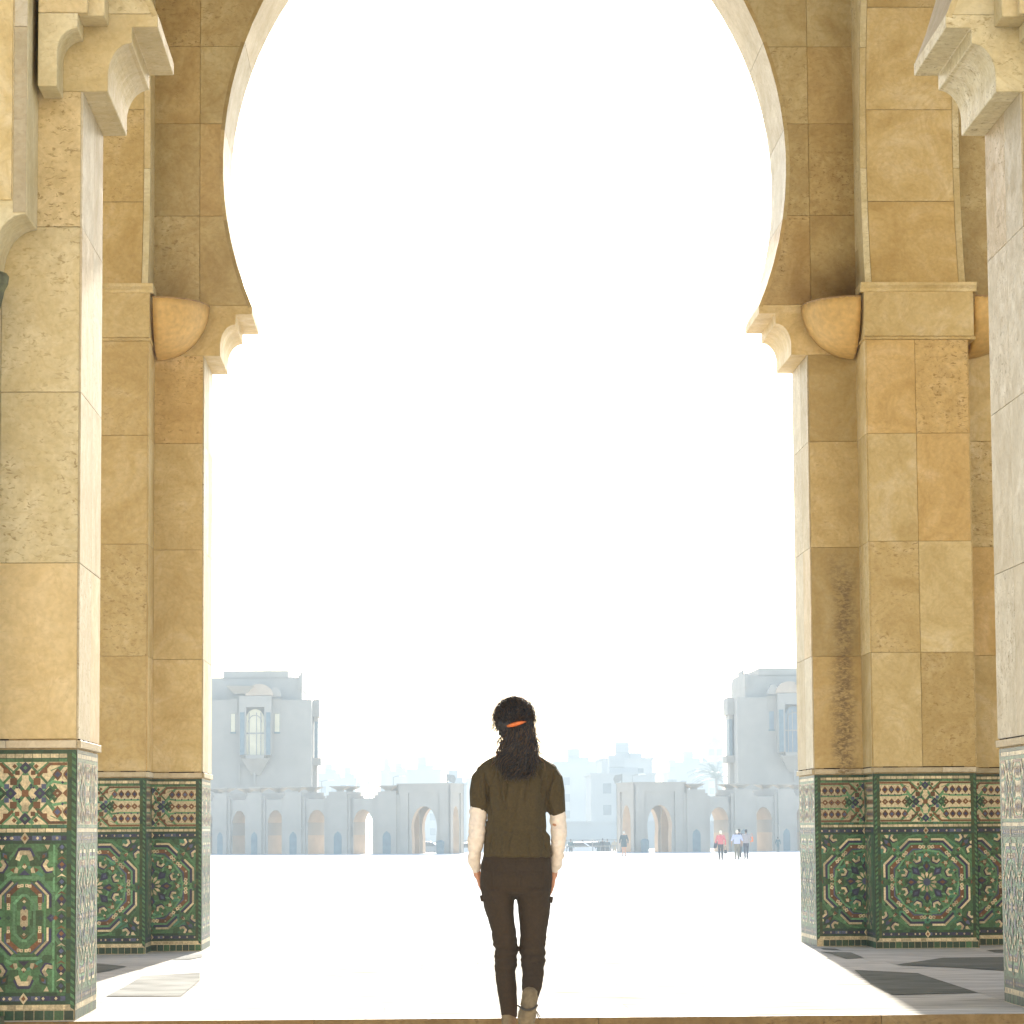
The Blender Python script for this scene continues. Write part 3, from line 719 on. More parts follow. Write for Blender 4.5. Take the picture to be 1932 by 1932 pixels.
# ------------------------------------------------------------------ lamp bowls in the inner corners of the far row
def bowl(cx,s,sy,label):
    """quarter bowl: centre at the corner (cx, D2), grows s*x and -y, tip down"""
    ztop=5.22; A,Bq,Cq=.415,.50,.43
    root=empty('lamp_bowl',(cx,D2,ztop-.2),label,'wall lamp','corner lamp bowls')
    m=MB(); na,nb=12,12; v=[];f=[]
    for i in range(na+1):
        a=math.pi/2*i/na
        for j in range(nb+1):
            q=math.pi/2*j/nb; rr=math.cos(q)
            v.append((cx+s*(.02+A*math.cos(a)*rr),D2-.02-Bq*math.sin(a)*rr,ztop-Cq*math.sin(q)+(.03*math.sin(a)**2)*0))
    for i in range(na):
        for j in range(nb):
            k=i*(nb+1)+j; f.append((k,k+1,k+nb+2,k+nb+1))
    m.mesh(v,f,'ochre'); ob=m.build('bowl_shell',root,smooth=True,fix=False)
    sm=ob.modifiers.new('s','SOLIDIFY'); sm.thickness=.018; sm.offset=0
    m=MB(); m.tube([(cx+s*(.02+A*math.cos(R(a))),D2-.02-Bq*math.sin(R(a)),ztop) for a in range(0,91,6)],.011,'rimwood',6); m.build('bowl_rim',root,smooth=True)
    m=MB(); m.tube([(cx+s*(.02+A*math.cos(R(a))*.999),D2-.016,ztop-Cq*math.sin(R(a))) for a in range(0,91,6)] if False else [(cx+s*(.02+A*max(0,math.cos(R(a)))),D2-.014,ztop-Cq*math.sin(R(a))) for a in range(0,91,6)],.010,'rimwood',6); m.build('bowl_edge',root,smooth=True)
xpl=AX-HW-PW/2; xpr=AX+HW+PW/2
bowl(xpl+PIL+.012,1,0,'ochre quarter bowl lamp in the corner beside the left far pilaster')
bowl(xpr-PIL-.012,-1,0,'ochre quarter bowl lamp under the sooty stain, left of the right far pilaster')
bowl(xpr+PIL+.058,1,0,'ochre quarter bowl lamp at the right edge, half hidden behind the near right pier')

# ------------------------------------------------------------------ floors and ground
def floor():
    m=MB(); ys=[D1]; y=D1
    fr=Frame((0,0,-.012),(1,0,0),(0,1,0),(0,0,1))
    yy=[D1-.03,D1+.42]
    while yy[-1]<28.6: yy.append(yy[-1]+.85)
    yy[-1]=28.75
    xs0=-9.6
    for j in range(len(yy)-1):
        x=xs0-(j%2)*.6; us=[x]
        while us[-1]<12: us.append(us[-1]+random.choice([1.1,1.3,1.5]))
        [slab(m,fr,rect(us[q],us[q+1],yy[j],yy[j+1]),'marble',th=.012,gap=.0003) for q in range(len(us)-1)]
    m.box(-10.2,12.6,D1-.02,28.75,-.6,-.0125,'grout')
    o=m.build('gallery_floor'); tag(o,kind='structure')
    d=MB()
    def fp(pts): 
        q=[unz((2960+a/1.558)/1.9876,(2600+b/1.558)/1.9876,.004) for a,b in pts]; d.poly([(x,y,.004) for x,y in q],'dark_marble')
    fp([(180,1508),(360,1513),(435,1543),(330,1550),(240,1520)]); fp([(620,1585),(900,1544),(1260,1540),(1330,1580),(1300,1622),(1000,1602)])
    fp([(380,1615),(750,1634),(1100,1747),(600,1760),(480,1700)]); fp([(180,1488),(265,1490),(305,1500),(200,1496)]); fp([(1150,1500),(1400,1490),(1400,1515),(1200,1512)])
    def fl(pts,m='dark_marble'):
        q=[unz((a/2.415)/1.9876,(3400+b/2.415)/1.9876,.004) for a,b in pts]; d.poly([(x,y,.004) for x,y in q],m)
    fl([(700,500),(980,522),(1150,540),(1000,575),(880,600),(700,600)])
    fl([(960,812),(1130,725),(1290,625),(1810,598),(1810,665),(1640,808)],'sun_toned_inlay')
    fl([(1560,480),(1680,440),(1830,430),(1830,455),(1700,480)],'sun_toned_inlay')
    tag(d.build('floor_inlay',fix=False),kind='structure')
M['sun_toned_inlay']=plain('sun_toned_marble',(.30,.305,.295),.45,.25,3); M['sun_toned_inlay'].node_tree.nodes['Principled BSDF'].inputs['Specular IOR Level'].default_value=0.0  # dark inlay within the sun patch, its sun-bleached look put into the colour
M['riser_stone']=stone_mat('worn_riser_stone',(.17,.11,.045),(.25,.17,.075),(.33,.24,.12))
floor()
s=MB(); fr=Frame((0,D1-.035,0),(1,0,0),(0,0,1),(0,-1,0))
s.box(-10,12.4,D1-.034,D1-.021,-.6,-.002,'grout')
xs=[-9.9]
while xs[-1]<12: xs.append(xs[-1]+random.choice([1.25,1.45,1.6]))
slabs(s,fr,xs,[-.152,-.0005],'riser_stone',th=.014); tag(s.build('step_riser'),kind='structure')
# lower court on the camera side
s=MB(); fr=Frame((0,0,-.162),(1,0,0),(0,1,0),(0,0,1)); yy=[-30+i*1.55 for i in range(31)]; yy=[y for y in yy if y<D1-.3]+[D1-.05]
for j in range(len(yy)-1): slabs(s,fr,[-24+i*1.6-(j%2)*.8 for i in range(32)],[yy[j],yy[j+1]],'marble',th=.012)
s.box(-26,28,-31,D1-.04,-.6,-.1625,'grout'); tag(s.build('court_paving'),kind='structure')
# steps down to the plaza behind the far row
s=MB()
for i in range(5): s.box(-60,60,28.75+i*.4,28.75+(i+1)*.4+(.0 if i<4 else 0),-1.4,-.16*(i+1)-.004,'marble',random.random())
tag(s.build('steps_down'),kind='structure')
PZ=-.9
s=MB(); nx,ny=24,30
s.poly([(-260,30.7,PZ),(260,30.7,PZ),(260,262,PZ),(-260,262,PZ)],'paving')
s.poly([(-260,30.7,PZ-.5),(-260,30.7,PZ),(260,30.7,PZ),(260,30.7,PZ-.5)],'paving')
tag(s.build('plaza',fix=False),kind='structure')
s=MB(); s.poly([(-1500,-120,-1.7),(1500,-120,-1.7),(1500,2600,-1.7),(-1500,2600,-1.7)],'earth'); tag(s.build('ground',fix=False),kind='structure')
# thin dark channels in the plaza pavement
s=MB()
for (a,b_,c,d) in ((398,1674,560,1671),(480,1664,520,1663),(1060,1772,1085,1772),(410,1773,575,1772)):
    x0,y0=unz(a,b_,PZ+.004); x1,y1=unz(c,d,PZ+.004); s.poly([(x0,y0-.6,PZ+.004),(x1,y1-.6,PZ+.004),(x1,y1+.6,PZ+.004),(x0,y0+.6,PZ+.004)],'dark_marble')
tag(s.build('drain_channels',fix=False),kind='structure')

# ------------------------------------------------------------------ far plaza buildings
MX=9.46   # symmetry axis of the plaza
def arch_pts(w2,zs,za,n=8,hs=1.06):
    """left half outline of a pointed arch opening, from (w2,0) up to the apex"""
    p=[(w2,0),(w2,zs*.62),(w2*hs,zs)]
    for i in range(1,n+1):
        a=math.pi/2*i/n; p.append((w2*hs*math.cos(a)**.9 if i<n else 0,zs+(za-zs)*math.sin(a)**1.1))
    return p
def wall_arch(mb,fr,u0,u1,h,uc,w2,zs,za,dep,m,mi):
    """wall from u0..u1, height h, an arch tunnel of depth dep (inwards = -n)"""
    P=arch_pts(w2,zs,za)
    for d in (0,-dep):
        for s,ue in ((-1,u0),(1,u1)):
            for a,b in zip(P[:-1],P[1:]):
                if b[1]-a[1]<1e-5: continue
                mb.poly([fr.at(uc+s*a[0],a[1],d),fr.at(ue,a[1],d),fr.at(ue,b[1],d),fr.at(uc+s*b[0],b[1],d)],m)
        mb.poly([fr.at(u0,P[-1][1],d),fr.at(u1,P[-1][1],d),fr.at(u1,h,d),fr.at(u0,h,d)],m)
    for s in (-1,1):
        for a,b in zip(P[:-1],P[1:]):
            mb.poly([fr.at(uc+s*a[0],a[1],0),fr.at(uc+s*b[0],b[1],0),fr.at(uc+s*b[0],b[1],-dep),fr.at(uc+s*a[0],a[1],-dep)],mi)
    mb.poly([fr.at(u0,h,0),fr.at(u1,h,0),fr.at(u1,h,-dep),fr.at(u0,h,-dep)],m)
    for ue in (u0,u1): mb.poly([fr.at(ue,0,0),fr.at(ue,h,0),fr.at(ue,h,-dep),fr.at(ue,0,-dep)],m)
def mxp(s):   # mapper for left (-1) / right (+1) copies
    return (lambda x:x) if s<0 else (lambda x:2*MX-x)
def kiosk(s,label):
    f=mxp(s); cu,Y=848,250.; X,_=unp(cu,1600,Y); a=4.1; th=R(15)
    # corner nearest to the plaza axis; front runs from there outwards
    ex=Vector((math.cos(th),-math.sin(th),0)); ey=Vector((math.sin(th),math.cos(th),0))
    c=Vector((X,Y,PZ)); g=Vector((1 if s<0 else -1,1,1)); mir=lambda v:Vector((f(v.x),v.y,v.z)); md=lambda v:Vector((v.x*(1 if s<0 else -1),v.y,v.z))
    cen=mir(c-ex*a/2+ey*a/2); root=empty('gate_pavilion',cen,label,'pavilion','square gate pavilions on the plaza')
    m=MB(); t=.85
    for o,u,n in ((c-ex*a,ex,-ey),(c,ey,ex),(c+ey*a,-ex,ey),(c+ey*a-ex*a,-ey,-ex)):
        fr=Frame(mir(o),md(u),(0,0,1),md(n)); fr2=Frame(mir(o+n*.10),md(u),(0,0,1),md(n))
        wall_arch(m,fr,0,a,5.30,a/2,.98,2.0,3.70,t,'far_stone','far_warm_lit')
        # frame of raised stone around the recess
        for (a0,a1,b0,b1) in ((-.1,.78,0,5.4),(a-.78,a+.1,0,5.4),(.78,a-.78,4.75,5.4)):
            v=[fr2.at(x,y,d) for d in (0,-.14) for x,y in ((a0,b0),(a1,b0),(a1,b1),(a0,b1))]
            m.mesh(v,[(0,1,2,3),(7,6,5,4),(0,4,5,1),(1,5,6,2),(2,6,7,3),(3,7,4,0)],'far_stone')
    m.build('pavilion_wall',root)
    m=MB(); pts=[mir(c+n) for n in (ex*.15-ey*.15,ex*.15+ey*(a+.15),-ex*(a+.15)+ey*(a+.15),-ex*(a+.15)-ey*.15)]
    v=[(p.x,p.y,PZ+z) for z in (5.38,5.50) for p in pts]; m.mesh(v,[(0,1,2,3),(4,5,6,7)]+[(i,(i+1)%4,(i+1)%4+4,i+4) for i in range(4)],'far_stone'); m.build('roof_slab',root)
    # bin leaning at the plinth
    bx=mir(c-ex*.55-ey*.75); b=MB(); b.lathe([(.0,0),(.30,0),(.33,.9),(.30,.95),(.2,1.05),(0,1.08)],(bx.x,bx.y,PZ),'far_blue',12)
    tag(b.build('litter_bin',loc=(bx.x,bx.y,PZ)),'dark round topped litter bin at the foot of the %s gate pavilion'%('left' if s<0 else 'right'),'bin','litter bins by the pavilions')
kiosk(-1,'square gate pavilion with pointed arches at the end of the left arcade wing')
kiosk(1,'square gate pavilion with pointed arches at the end of the right arcade wing')
def wing(s,label):
    f=mxp(s); mir=lambda v:Vector((f(v.x),v.y,v.z)); md=lambda v:Vector((v.x*(1 if s<0 else -1),v.y,v.z))
    X,_=unp(731,1600,251); P=[Vector((X,251.2,PZ))]; TH=[17,28,38,44,48]
    for t in TH: P.append(P[-1]+Vector((-math.cos(R(t)),math.sin(R(t)),0))*4.02)
    cen=mir(P[2]); root=empty('arcade_wing',cen,label,'arcade','low arcade wings behind the plaza')
    dep=3.1
    for i,t in enumerate([12]+TH[:]):
        ex=Vector((math.cos(R(t)),-math.sin(R(t)),0)); ey=Vector((math.sin(R(t)),math.cos(R(t)),0)); p=P[i]
        fr=Frame(mir(p-ex*.75),md(ex),(0,0,1),md(-ey))
        m=MB(); 
        def bx(a0,a1,d0,d1,z0,z1,mt='far_stone',m=m,fr=fr):
            v=[fr.at(a,z,-d) for z in (z0,z1) for d in (d0,d1) for a in (a0,a1)]
            m.mesh(v,[(0,2,3,1),(4,5,7,6),(0,1,5,4),(2,6,7,3),(0,4,6,2),(1,3,7,5)],mt)
        bx(0,1.5,-.25,dep+.25,0,4.9); bx(-.25,0,-.1,dep+.1,0,4.62); bx(1.5,1.75,-.1,dep+.1,0,4.62); bx(-.45,-.25,0,dep,0,4.42); bx(1.75,1.95,0,dep,0,4.42)
        bx(-.1,1.6,-.32,-.25,1.95,2.1); pb=m.build('pier_block',root)
        m=MB(); q=[(.42,0),(1.08,0),(1.08,1.35),(1.0,1.6),(.75,1.8),(.5,1.6),(.42,1.35)]
        m.poly([fr.at(a,z,.262) for a,z in q],'far_blue'); nn=m.build('niche',root,fix=False)
        for d in (.35,dep-.35):
            m=MB()
            for (h0,h1,r0,r1) in ((4.9,5.03,.24,.24),(5.03,5.30,.24,.70),(5.30,5.36,.74,.74)):
                v=[fr.at(.75+x*r,h,-d+y*r*.8) for h,r in ((h0,r0),(h1,r1)) for x,y in ((-1,-1),(1,-1),(1,1),(-1,1))]
                m.mesh(v,[(3,2,1,0),(4,5,6,7)]+[(k,(k+1)%4,(k+1)%4+4,k+4) for k in range(4)],'far_stone')
            m.build('flared_finial',root)
        if i<len(TH):
            a=P[i+1]; b=P[i]; d=(b-a).normalized(); nrm=Vector((d.y,-d.x,0)); L=(b-a).length
            fr=Frame(mir(a+d*.6),md(d),(0,0,1),md(nrm)); m=MB(); wall_arch(m,fr,0,L-1.2,4.35,(L-1.2)/2,.80,2.15,3.5,dep,'far_stone','far_warm_lit'); m.build('bay_wall',root)
wing(-1,'low stepped arcade wing with flared finials running left from the left pavilion')
wing(1,'low stepped arcade wing with flared finials running right from the right pavilion')
def palace(s,label):
    wm='window_sun_tone' if s<0 else 'window_shade_tone'; f=mxp(s); Y=290.; g=lambda u,v,y=Y: unp(u,v,y)
    root=empty('plaza_building',(f(g(450,1500)[0]),Y+5,PZ),label,'building','large blocks behind the plaza')
    def bx(u0,u1,v0,v1,y0,dep,name=None,mt='far_stone',m=None,bev=0):
        x0,z1=unp(u0,v0,y0); x1,z0=unp(u1,v1,y0); x0,x1=sorted((f(x0),f(x1)))
        own=m is None; m=m or MB(); m.box(x0,x1,y0,y0+dep,max(z0,-1.7),z1,mt)
        if own: return m.build(name,root)
    bx(300,587.7,1321.6,1625,Y,10.,'main_block'); m=MB(); bx(300,569.5,1279.5,1325,Y+2,13,m=m); bx(421,543.5,1266,1279.5,Y+2,13,m=m); m.build('upper_block',root)
    m=MB(); bx(563,569.8,1274,1300,Y+1.8,12,m=m); bx(566,569.7,1269,1280,Y+6,4,m=m); m.build('parapet_step',root)
    m=MB(); bx(590,602,1320,1352,Y+3,4,m=m); bx(592,599,1351,1361,Y+3.3,3.4,m=m); m.build('turret_top',root); m=MB(); bx(590,605,1430,1443,Y+3,4,m=m); bx(590,598,1442,1600,Y+4,2.5,m=m); m.build('turret_shaft',root)
    m=MB(); bx(593,599.2,1361,1430,Y+3.4,3,m=m,mt='far_blue'); m.build('turret_glazing',root)
    # oriel on the front
    m=MB(); bx(451,464,1313,1425,Y-1.2,1.2,m=m); bx(498.5,512,1313,1425,Y-1.2,1.2,m=m); bx(464,498.5,1313,1334,Y-1.2,1.2,m=m); bx(464,498.5,1424.5,1431,Y-1.2,1.2,m=m)
    x0,z0=g(455,1431,Y-1.2); x1,z1=g(508,1441,Y-1.2); zz=z1-1.0; xs=sorted((f(x0),f(x1)))
    m.mesh([(xs[0],Y-1.2,z0),(xs[1],Y-1.2,z0),(xs[1],Y,z0),(xs[0],Y,z0),(sum(xs)/2-.4,Y-.2,zz),(sum(xs)/2+.4,Y-.2,zz),(sum(xs)/2+.4,Y,zz),(sum(xs)/2-.4,Y,zz)],[(0,1,2,3),(4,5,6,7),(0,1,5,4),(1,2,6,5),(2,3,7,6),(3,0,4,7)],'far_stone')
    bx(478,482,1440,1480,Y-.35,.35,m=m); bx(450,453,1440,1480,Y-.2,.2,m=m); o=m.build('oriel',root)
    for a,b in ((453,461),(502,510)): bx(a,b,1344,1424,Y-1.32,.12,'oriel_pilaster','far_blue')
    m=MB(); x0,zt=g(464,1338,Y-.6); x1,zb=g(498.5,1424.5,Y-.6); xs=sorted((f(x0),f(x1))); xm=sum(xs)/2; w=(xs[1]-xs[0])/2; zs=zt-w*1.1
    pts=[(xs[0],zb),(xs[1],zb),(xs[1],zs)]+[(xm+w*math.cos(R(a)),zs+(zt-zs)*math.sin(R(a))) for a in range(15,180,15)]+[(xs[0],zs)]
    m.prism(pts,lambda p,q,d:(p,d,q),Y-.62,Y-.5,wm); win=m.build('arched_window',root)
    m=MB()
    for u in (470,484,492): 
        x,_=g(u,1400,Y-.7); m.box(f(x)-.04,f(x)+.04,Y-.68,Y-.625,zb,zs+.6,'far_stone')
    m.box(xs[0],xs[1],Y-.70,Y-.685,zb+1.9,zb+2.03,'far_stone'); m.tube([(xm+w*.7*math.cos(R(a)),Y-.66,zs-.3+w*.8*math.sin(R(a))) for a in range(0,181,15)],.04,'far_stone',4); m.build('window_grille',root)
    for a,b in ((436,443.5),(518.5,527)): bx(a,b,1347,1381,Y-.06,.055,'slit_window',wm); bx(a-1.5,b+1.5,1381.2,1384,Y-.2,.2,'slit_sill','far_blue')
    bx(432,448,1318,1346,Y-.10,.1,'slit_surround'); bx(514,530,1318,1346,Y-.10,.1,'slit_surround')
    # canopy and small dome on the oriel
    x0,zt=g(426,1294,Y-2); x1,_=g(478,1294,Y-2); x2,zb=g(440,1308,Y-2); x3,_=g(465,1308,Y-2); fx=[f(q) for q in (x0,x1,x3,x2)]
    m=MB(); m.mesh([(fx[0],Y-2,zt),(fx[1],Y-2,zt),(fx[1],Y+1.9,zt),(fx[0],Y+1.9,zt),(fx[3],Y-1,zb),(fx[2],Y-1,zb),(fx[2],Y+1,zb),(fx[3],Y+1,zb)],[(0,1,2,3),(4,5,6,7),(0,1,5,4),(1,2,6,5),(2,3,7,6),(3,0,4,7)],'far_stone'); m.build('flared_canopy',root)
    m=MB(); xc,zc=g(490,1313,Y-.2); r=1.05; m.prism([(f(xc)+r*math.cos(R(a))*1.2,zc+r*1.0*math.sin(R(a))) for a in range(0,181,12)],lambda p,q,d:(p,d,q),Y-1.1,Y+1.5,'far_warm_lit'); xc,zc=g(520,1315,Y); m.prism([(f(xc)+.5*math.cos(R(a)),zc+.9*math.sin(R(a))) for a in range(0,181,15)],lambda p,q,d:(p,d,q),Y-.8,Y+.5,'far_stone'); m.build('oriel_dome',root)
M['window_shade_tone']=plain('shade_toned_pane',(.20,.24,.27),.7,.1,1.)  # bluish shade of the right-hand windows put into the pane colour
M['window_sun_tone']=plain('sun_toned_pane',(.75,.66,.45),.7,.1,1.)  # sunlight coming through the oriel put into a pale pane colour
palace(-1,'massive pale block with a lit arched oriel window, beyond the left arcade wing')
palace(1,'massive pale block with dark slit windows, beyond the right arcade wing')

# ------------------------------------------------------------------ the hazy town
town=[(1047,1134,1440,700,'pale low tower block right of the woman, behind the long wall'),(1135.6,1231,1434,600,'stepped pale block with a hut on its flat roof, above the right pavilion'),
 (1115,1236,1463,540,'long lower pale block in front of the stepped one'),(1273.6,1336,1441,760,'pale broad block between the right pavilion and the right palace'),(1335,1364,1403,900,'tallest faint tower touching the right palace'),
 (1262,1274,1459,740,'narrow faint house beside the broad block'),(718,736,1455,820,'small faint house above the left arcade, left of three'),(736,768,1458,800,'faint wide house in the middle above the left arcade'),
 (768,832,1454,780,'long faint house just above the left pavilion'),(832,880,1480,620,'low faint house right of the left pavilion'),(600,640,1462,820,'faint house touching the left palace'),(640,670,1470,800,'lower faint house beyond the left arcade finials'),
 (880,960,1470,900,'faint distant block hidden behind the woman\'s shoulder'),(960,1047,1462,950,'faint distant block right behind the woman\'s head')]
for k,(u0,u1,vt,Y,lab) in enumerate(town):
    Y=Y*.88
    x0,zt=unp(u0,vt,Y); x1,_=unp(u1,vt,Y); root=empty('town_house',((x0+x1)/2,Y+8,-1.7),lab,'building','hazy town buildings beyond the plaza')
    m=MB(); w=x1-x0; m.box(x0,x1,Y,Y+16,-1.7,zt,'city'); m.box(x0-.2,x1+.2,Y-.2,Y+16.2,zt,zt+.35,'city')
    m.build('wall',root); rnd=random.Random(k)
    m=MB(); 
    for q in range(2):
        a=x0+w*.3; m.box(a,a+w*(.34-.2*q)+1,Y+2+.2*q,Y+6-.2*q,zt+.355+q*.9,zt+1.2+q*(.9+rnd.random()),'city')
    if k==1: a,_=unp(1189,1430,Y); b,z=unp(1212,1429,Y); m.box(a,b,Y+1,Y+8,zt+.36,z+.7,'city')
    m.build('roof_hut',root)
    m=MB(); nf=max(1,int((zt+1)/3.2)); nc=max(2,int(w/5))
    for i in range(nf):
        for j in range(nc):
            xa=x0+w*(j+.5)/nc; za=-.2+i*3.2; m.box(xa-.6,xa+.6,Y-.06,Y-.004,za,min(zt-.5,za+1.5),'citywin')
    tag(m.build('windows',root),kind='stuff')
x0,zt=unp(1040,1553.5,430); x1,_=unp(1200,1553,430)
m=MB(); m.box(x0,x1+20,430,431,-1.7,zt,'city'); m.box(x0,x1+20,429.8,431.2,zt,zt+.25,'city'); tag(m.build('boundary_wall'),'long low wall closing the street right of the woman','wall')
m=MB(); prev=None; rnd=random.Random(3)
N_=90; top=[]
for i in range(N_+1):
    x=-560+i*12.8; top.append((x,17+5*math.sin(i*.21)+3*math.sin(i*.53+1)+rnd.random()*1.6))
for (xa,za),(xb,zb) in zip(top[:-1],top[1:]):
    m.poly([(xa,1650,-1.7),(xb,1650,-1.7),(xb,1750,zb),(xa,1750,za)],'leaf'); m.poly([(xa,1750,za),(xb,1750,zb),(xb,2100,-1.7),(xa,2100,-1.7)],'leaf')
tag(m.build('hills',fix=False),kind='structure')

def palm(u,vtop,Y,label,sc_=1.):
    x,z=unp(u,vtop,Y); rnd=random.Random(int(u)); root=empty('palm_tree',(x,Y,-1.7),label,'tree','palms and trees beyond the plaza')
    h=z-1.2*sc_; m=MB(); m.tube([(x+.15*math.sin(i*.5),Y,-1.7+(h+1.7)*i/8) for i in range(9)],[.34-.014*i for i in range(9)],'bark',10); m.build('trunk',root)
    m=MB()
    for k in range(34):
        a=rnd.random()*6.283; el=rnd.uniform(-.5,1.25); L=(3.0+rnd.random())*sc_; p=Vector((x,Y,h)); d=Vector((math.cos(a)*math.cos(el),math.sin(a)*math.cos(el),math.sin(el)))
        pts=[p.copy()]
        for i in range(9): p=p+d*(L/9); d=(d+Vector((0,0,-.16))).normalized(); pts.append(p.copy())
        m.tube(pts,[.045-.004*i for i in range(10)],'leaf',4)
        for i in range(1,10):
            t=(pts[i]-pts[i-1]).normalized(); sd_=t.cross(Vector((0,0,1))).normalized()
            for s in (-1,1):
                for q in (0,.5):
                    o=pts[i]-(pts[i]-pts[i-1])*q; e=o+sd_*s*(.62-.03*i)*sc_+t*.25-Vector((0,0,.25)); m.poly([o-t*.05,o+t*.07,e],'leaf',rnd.random())
    m.build('crown',root,fix=False)
palm(1352,1449,540,'feathery palm tree in haze against the right palace',1.45)
palm(676,1472,900,'small palm in haze above the left arcade finials',1.3); palm(697,1469,920,'second hazy palm above the left arcade, right of the small one',1.3)
def lamp_post(u,vt,Y,label,kind=0):
    x,z=unp(u,vt,Y); root=empty('street_lamp' if kind!=1 else 'flag_pole',(x,Y,-1.7),label,'street lamp' if kind!=1 else 'flag','posts rising behind the pavilions')
    m=MB(); m.tube([(x,Y,-1.7),(x,Y,z)],[.10,.06],'metal',8); m.build('pole',root)
    if kind==1:
        m=MB(); pts=[(0,0),(.9,-.1),(1.15,-.55),(.9,-1.1),(.35,-.9),(0,-.7)]; sg=1 if u<1000 else -1
        m.prism([(x+sg*.06+sg*a*.65,z-.05+b*.8) for a,b in pts],lambda p,q,d:(p,d,q),Y-.03,Y+.03,'metal'); m.build('flag',root)
    else:
        for s in ((1,) if kind==0 else (-1,1)):
            m=MB(); m.tube([(x,Y,z-.05),(x+s*.5,Y,z+.12),(x+s*1.0,Y,z+.1)],.04,'metal',6); hd=m.build('arm',root)
            m=MB(); m.mesh([(x+s*.7,Y-.18,z+.02),(x+s*1.7,Y-.18,z+.08),(x+s*1.7,Y+.18,z+.08),(x+s*.7,Y+.18,z+.02),(x+s*.8,Y-.12,z+.18),(x+s*1.55,Y-.12,z+.26),(x+s*1.55,Y+.12,z+.26),(x+s*.8,Y+.12,z+.18)],[(0,1,2,3),(4,5,6,7),(0,1,5,4),(1,2,6,5),(2,3,7,6),(3,0,4,7)],'white'); m.build('lamp_head',root)
lamp_post(1193,1463,400,'street lamp rising behind the right pavilion'); lamp_post(1157,1524,560,'shorter street lamp left of the right pavilion')
lamp_post(742,1466,420,'street lamp rising behind the left arcade'); lamp_post(607,1474,420,'two armed street lamp beside the left palace',2)
lamp_post(1173,1460,300,'pole with a small drooping flag behind the right pavilion',1); lamp_post(844,1460,300,'pole with a small drooping flag behind the left pavilion',1)
def railing():
    x0,_=unp(872,1600,262); x1,_=unp(1168,1600,262); root=empty('railing',((x0+x1)/2,262,PZ),'thin metal railing along the plaza edge between the two pavilions','railing')
    m=MB()
    for z in (.45,.95): m.tube([(x0,262.3,PZ+z),(x1,262.3,PZ+z)],.03,'metal',6)
    m.build('rail',root); n=int((x1-x0)/1.9)
    for i in range(n+1): m=MB(); xx=x0+(x1-x0)*i/n; m.box(xx-.035,xx+.035,262.27,262.33,PZ-.5,PZ+1.0,'metal'); m.build('post',root)
railing()
def car(u,Y,label,mat,rz):
    x,_=unp(u,1600,Y); root=empty('parked_car',(x,Y,-1.7),label,'car','cars on the street behind the plaza')
    L=2.1; pr=[(-L,.35),(-L,.75),(-L+.25,.88),(-1.05,.95),(-.45,1.42),(.75,1.45),(1.45,.98),(L-.05,.85),(L,.4)]
    m=MB(); m.prism(pr,lambda p,q,d:(x+p,Y+d,-1.7+q),-.82,.82,mat); o=m.build('body',root); bv=o.modifiers.new('b','BEVEL'); bv.width=.09; bv.segments=2
    m=MB(); m.prism([(-.85,.98),(-.38,1.36),(.68,1.38),(1.2,.99)],lambda p,q,d:(x+p,Y+d,-1.7+q),-.835,.835,'glass'); m.build('side_window',root)
    for px_ in (-1.3,1.3):
        for s in (-1,1):
            m=MB(); m.prism([(px_+.33*math.cos(R(a)),.33+.33*math.sin(R(a))) for a in range(0,360,24)],lambda p,q,d:(x+p,Y+d,-1.7+q),s*.80,s*.64,'glass'); w_=m.build('wheel',root)
            m=MB(); m.prism([(px_+.18*math.cos(R(a)),.33+.18*math.sin(R(a))) for a in range(0,360,30)],lambda p,q,d:(x+p,Y+d,-1.7+q),s*.83,s*.79,'metal'); r2=m.build('rim',None,loc=root.location); r2.parent=w_; r2.location=(0,0,0)
    return root
M['car_grey']=plain('grey_car_paint',(.2,.22,.25),.25,.05,5,metal=.3); M['car_white']=plain('white_car_paint',(.8,.8,.8),.2,.03,5)
car(1086,300,'white car parked on the street right of the woman','car_white',0); car(1112,306,'grey car parked right of the white one','car_grey',0)
car(883,300,'white car parked just left of the woman\'s elbow','car_white',0); car(800,330,'grey car seen through the arch of the left pavilion','car_grey',0)

# ------------------------------------------------------------------ people
from mathutils import noise
def vox(mb,name,mat,size,parent,disp=None,smooth=2,mats=None,fn=None):
    me=bpy.data.meshes.new('tmp'); me.from_pydata([tuple(v) for v in mb.v],[],mb.f)
    bm=bmesh.new(); bm.from_mesh(me); bmesh.ops.recalc_face_normals(bm,faces=bm.faces); bm.to_mesh(me); bm.free()
    o=bpy.data.objects.new('tmp',me); COL.objects.link(o)
    r=o.modifiers.new('r','REMESH'); r.mode='VOXEL'; r.voxel_size=size
    s=o.modifiers.new('s','SMOOTH'); s.factor=.5; s.iterations=smooth
    dg=bpy.context.evaluated_depsgraph_get(); ev=o.evaluated_get(dg); m2=bpy.data.meshes.new_from_object(ev)
    bpy.data.objects.remove(o); bpy.data.meshes.remove(me)
    if disp:
        ns=[v.normal.copy() for v in m2.vertices]
        for v,n in zip(m2.vertices,ns): v.co+=n*disp(v.co,n)
    L=Vector(parent.location)
    for v in m2.vertices: v.co-=L
    m2.materials.clear(); m2.materials.append(M[mat])
    for x in (mats or []): m2.materials.append(M[x])
    m2.polygons.foreach_set('use_smooth',[True]*len(m2.polygons)); m2.name=name
    ob=bpy.data.objects.new(name,m2); COL.objects.link(ob); ob.parent=parent
    return ob
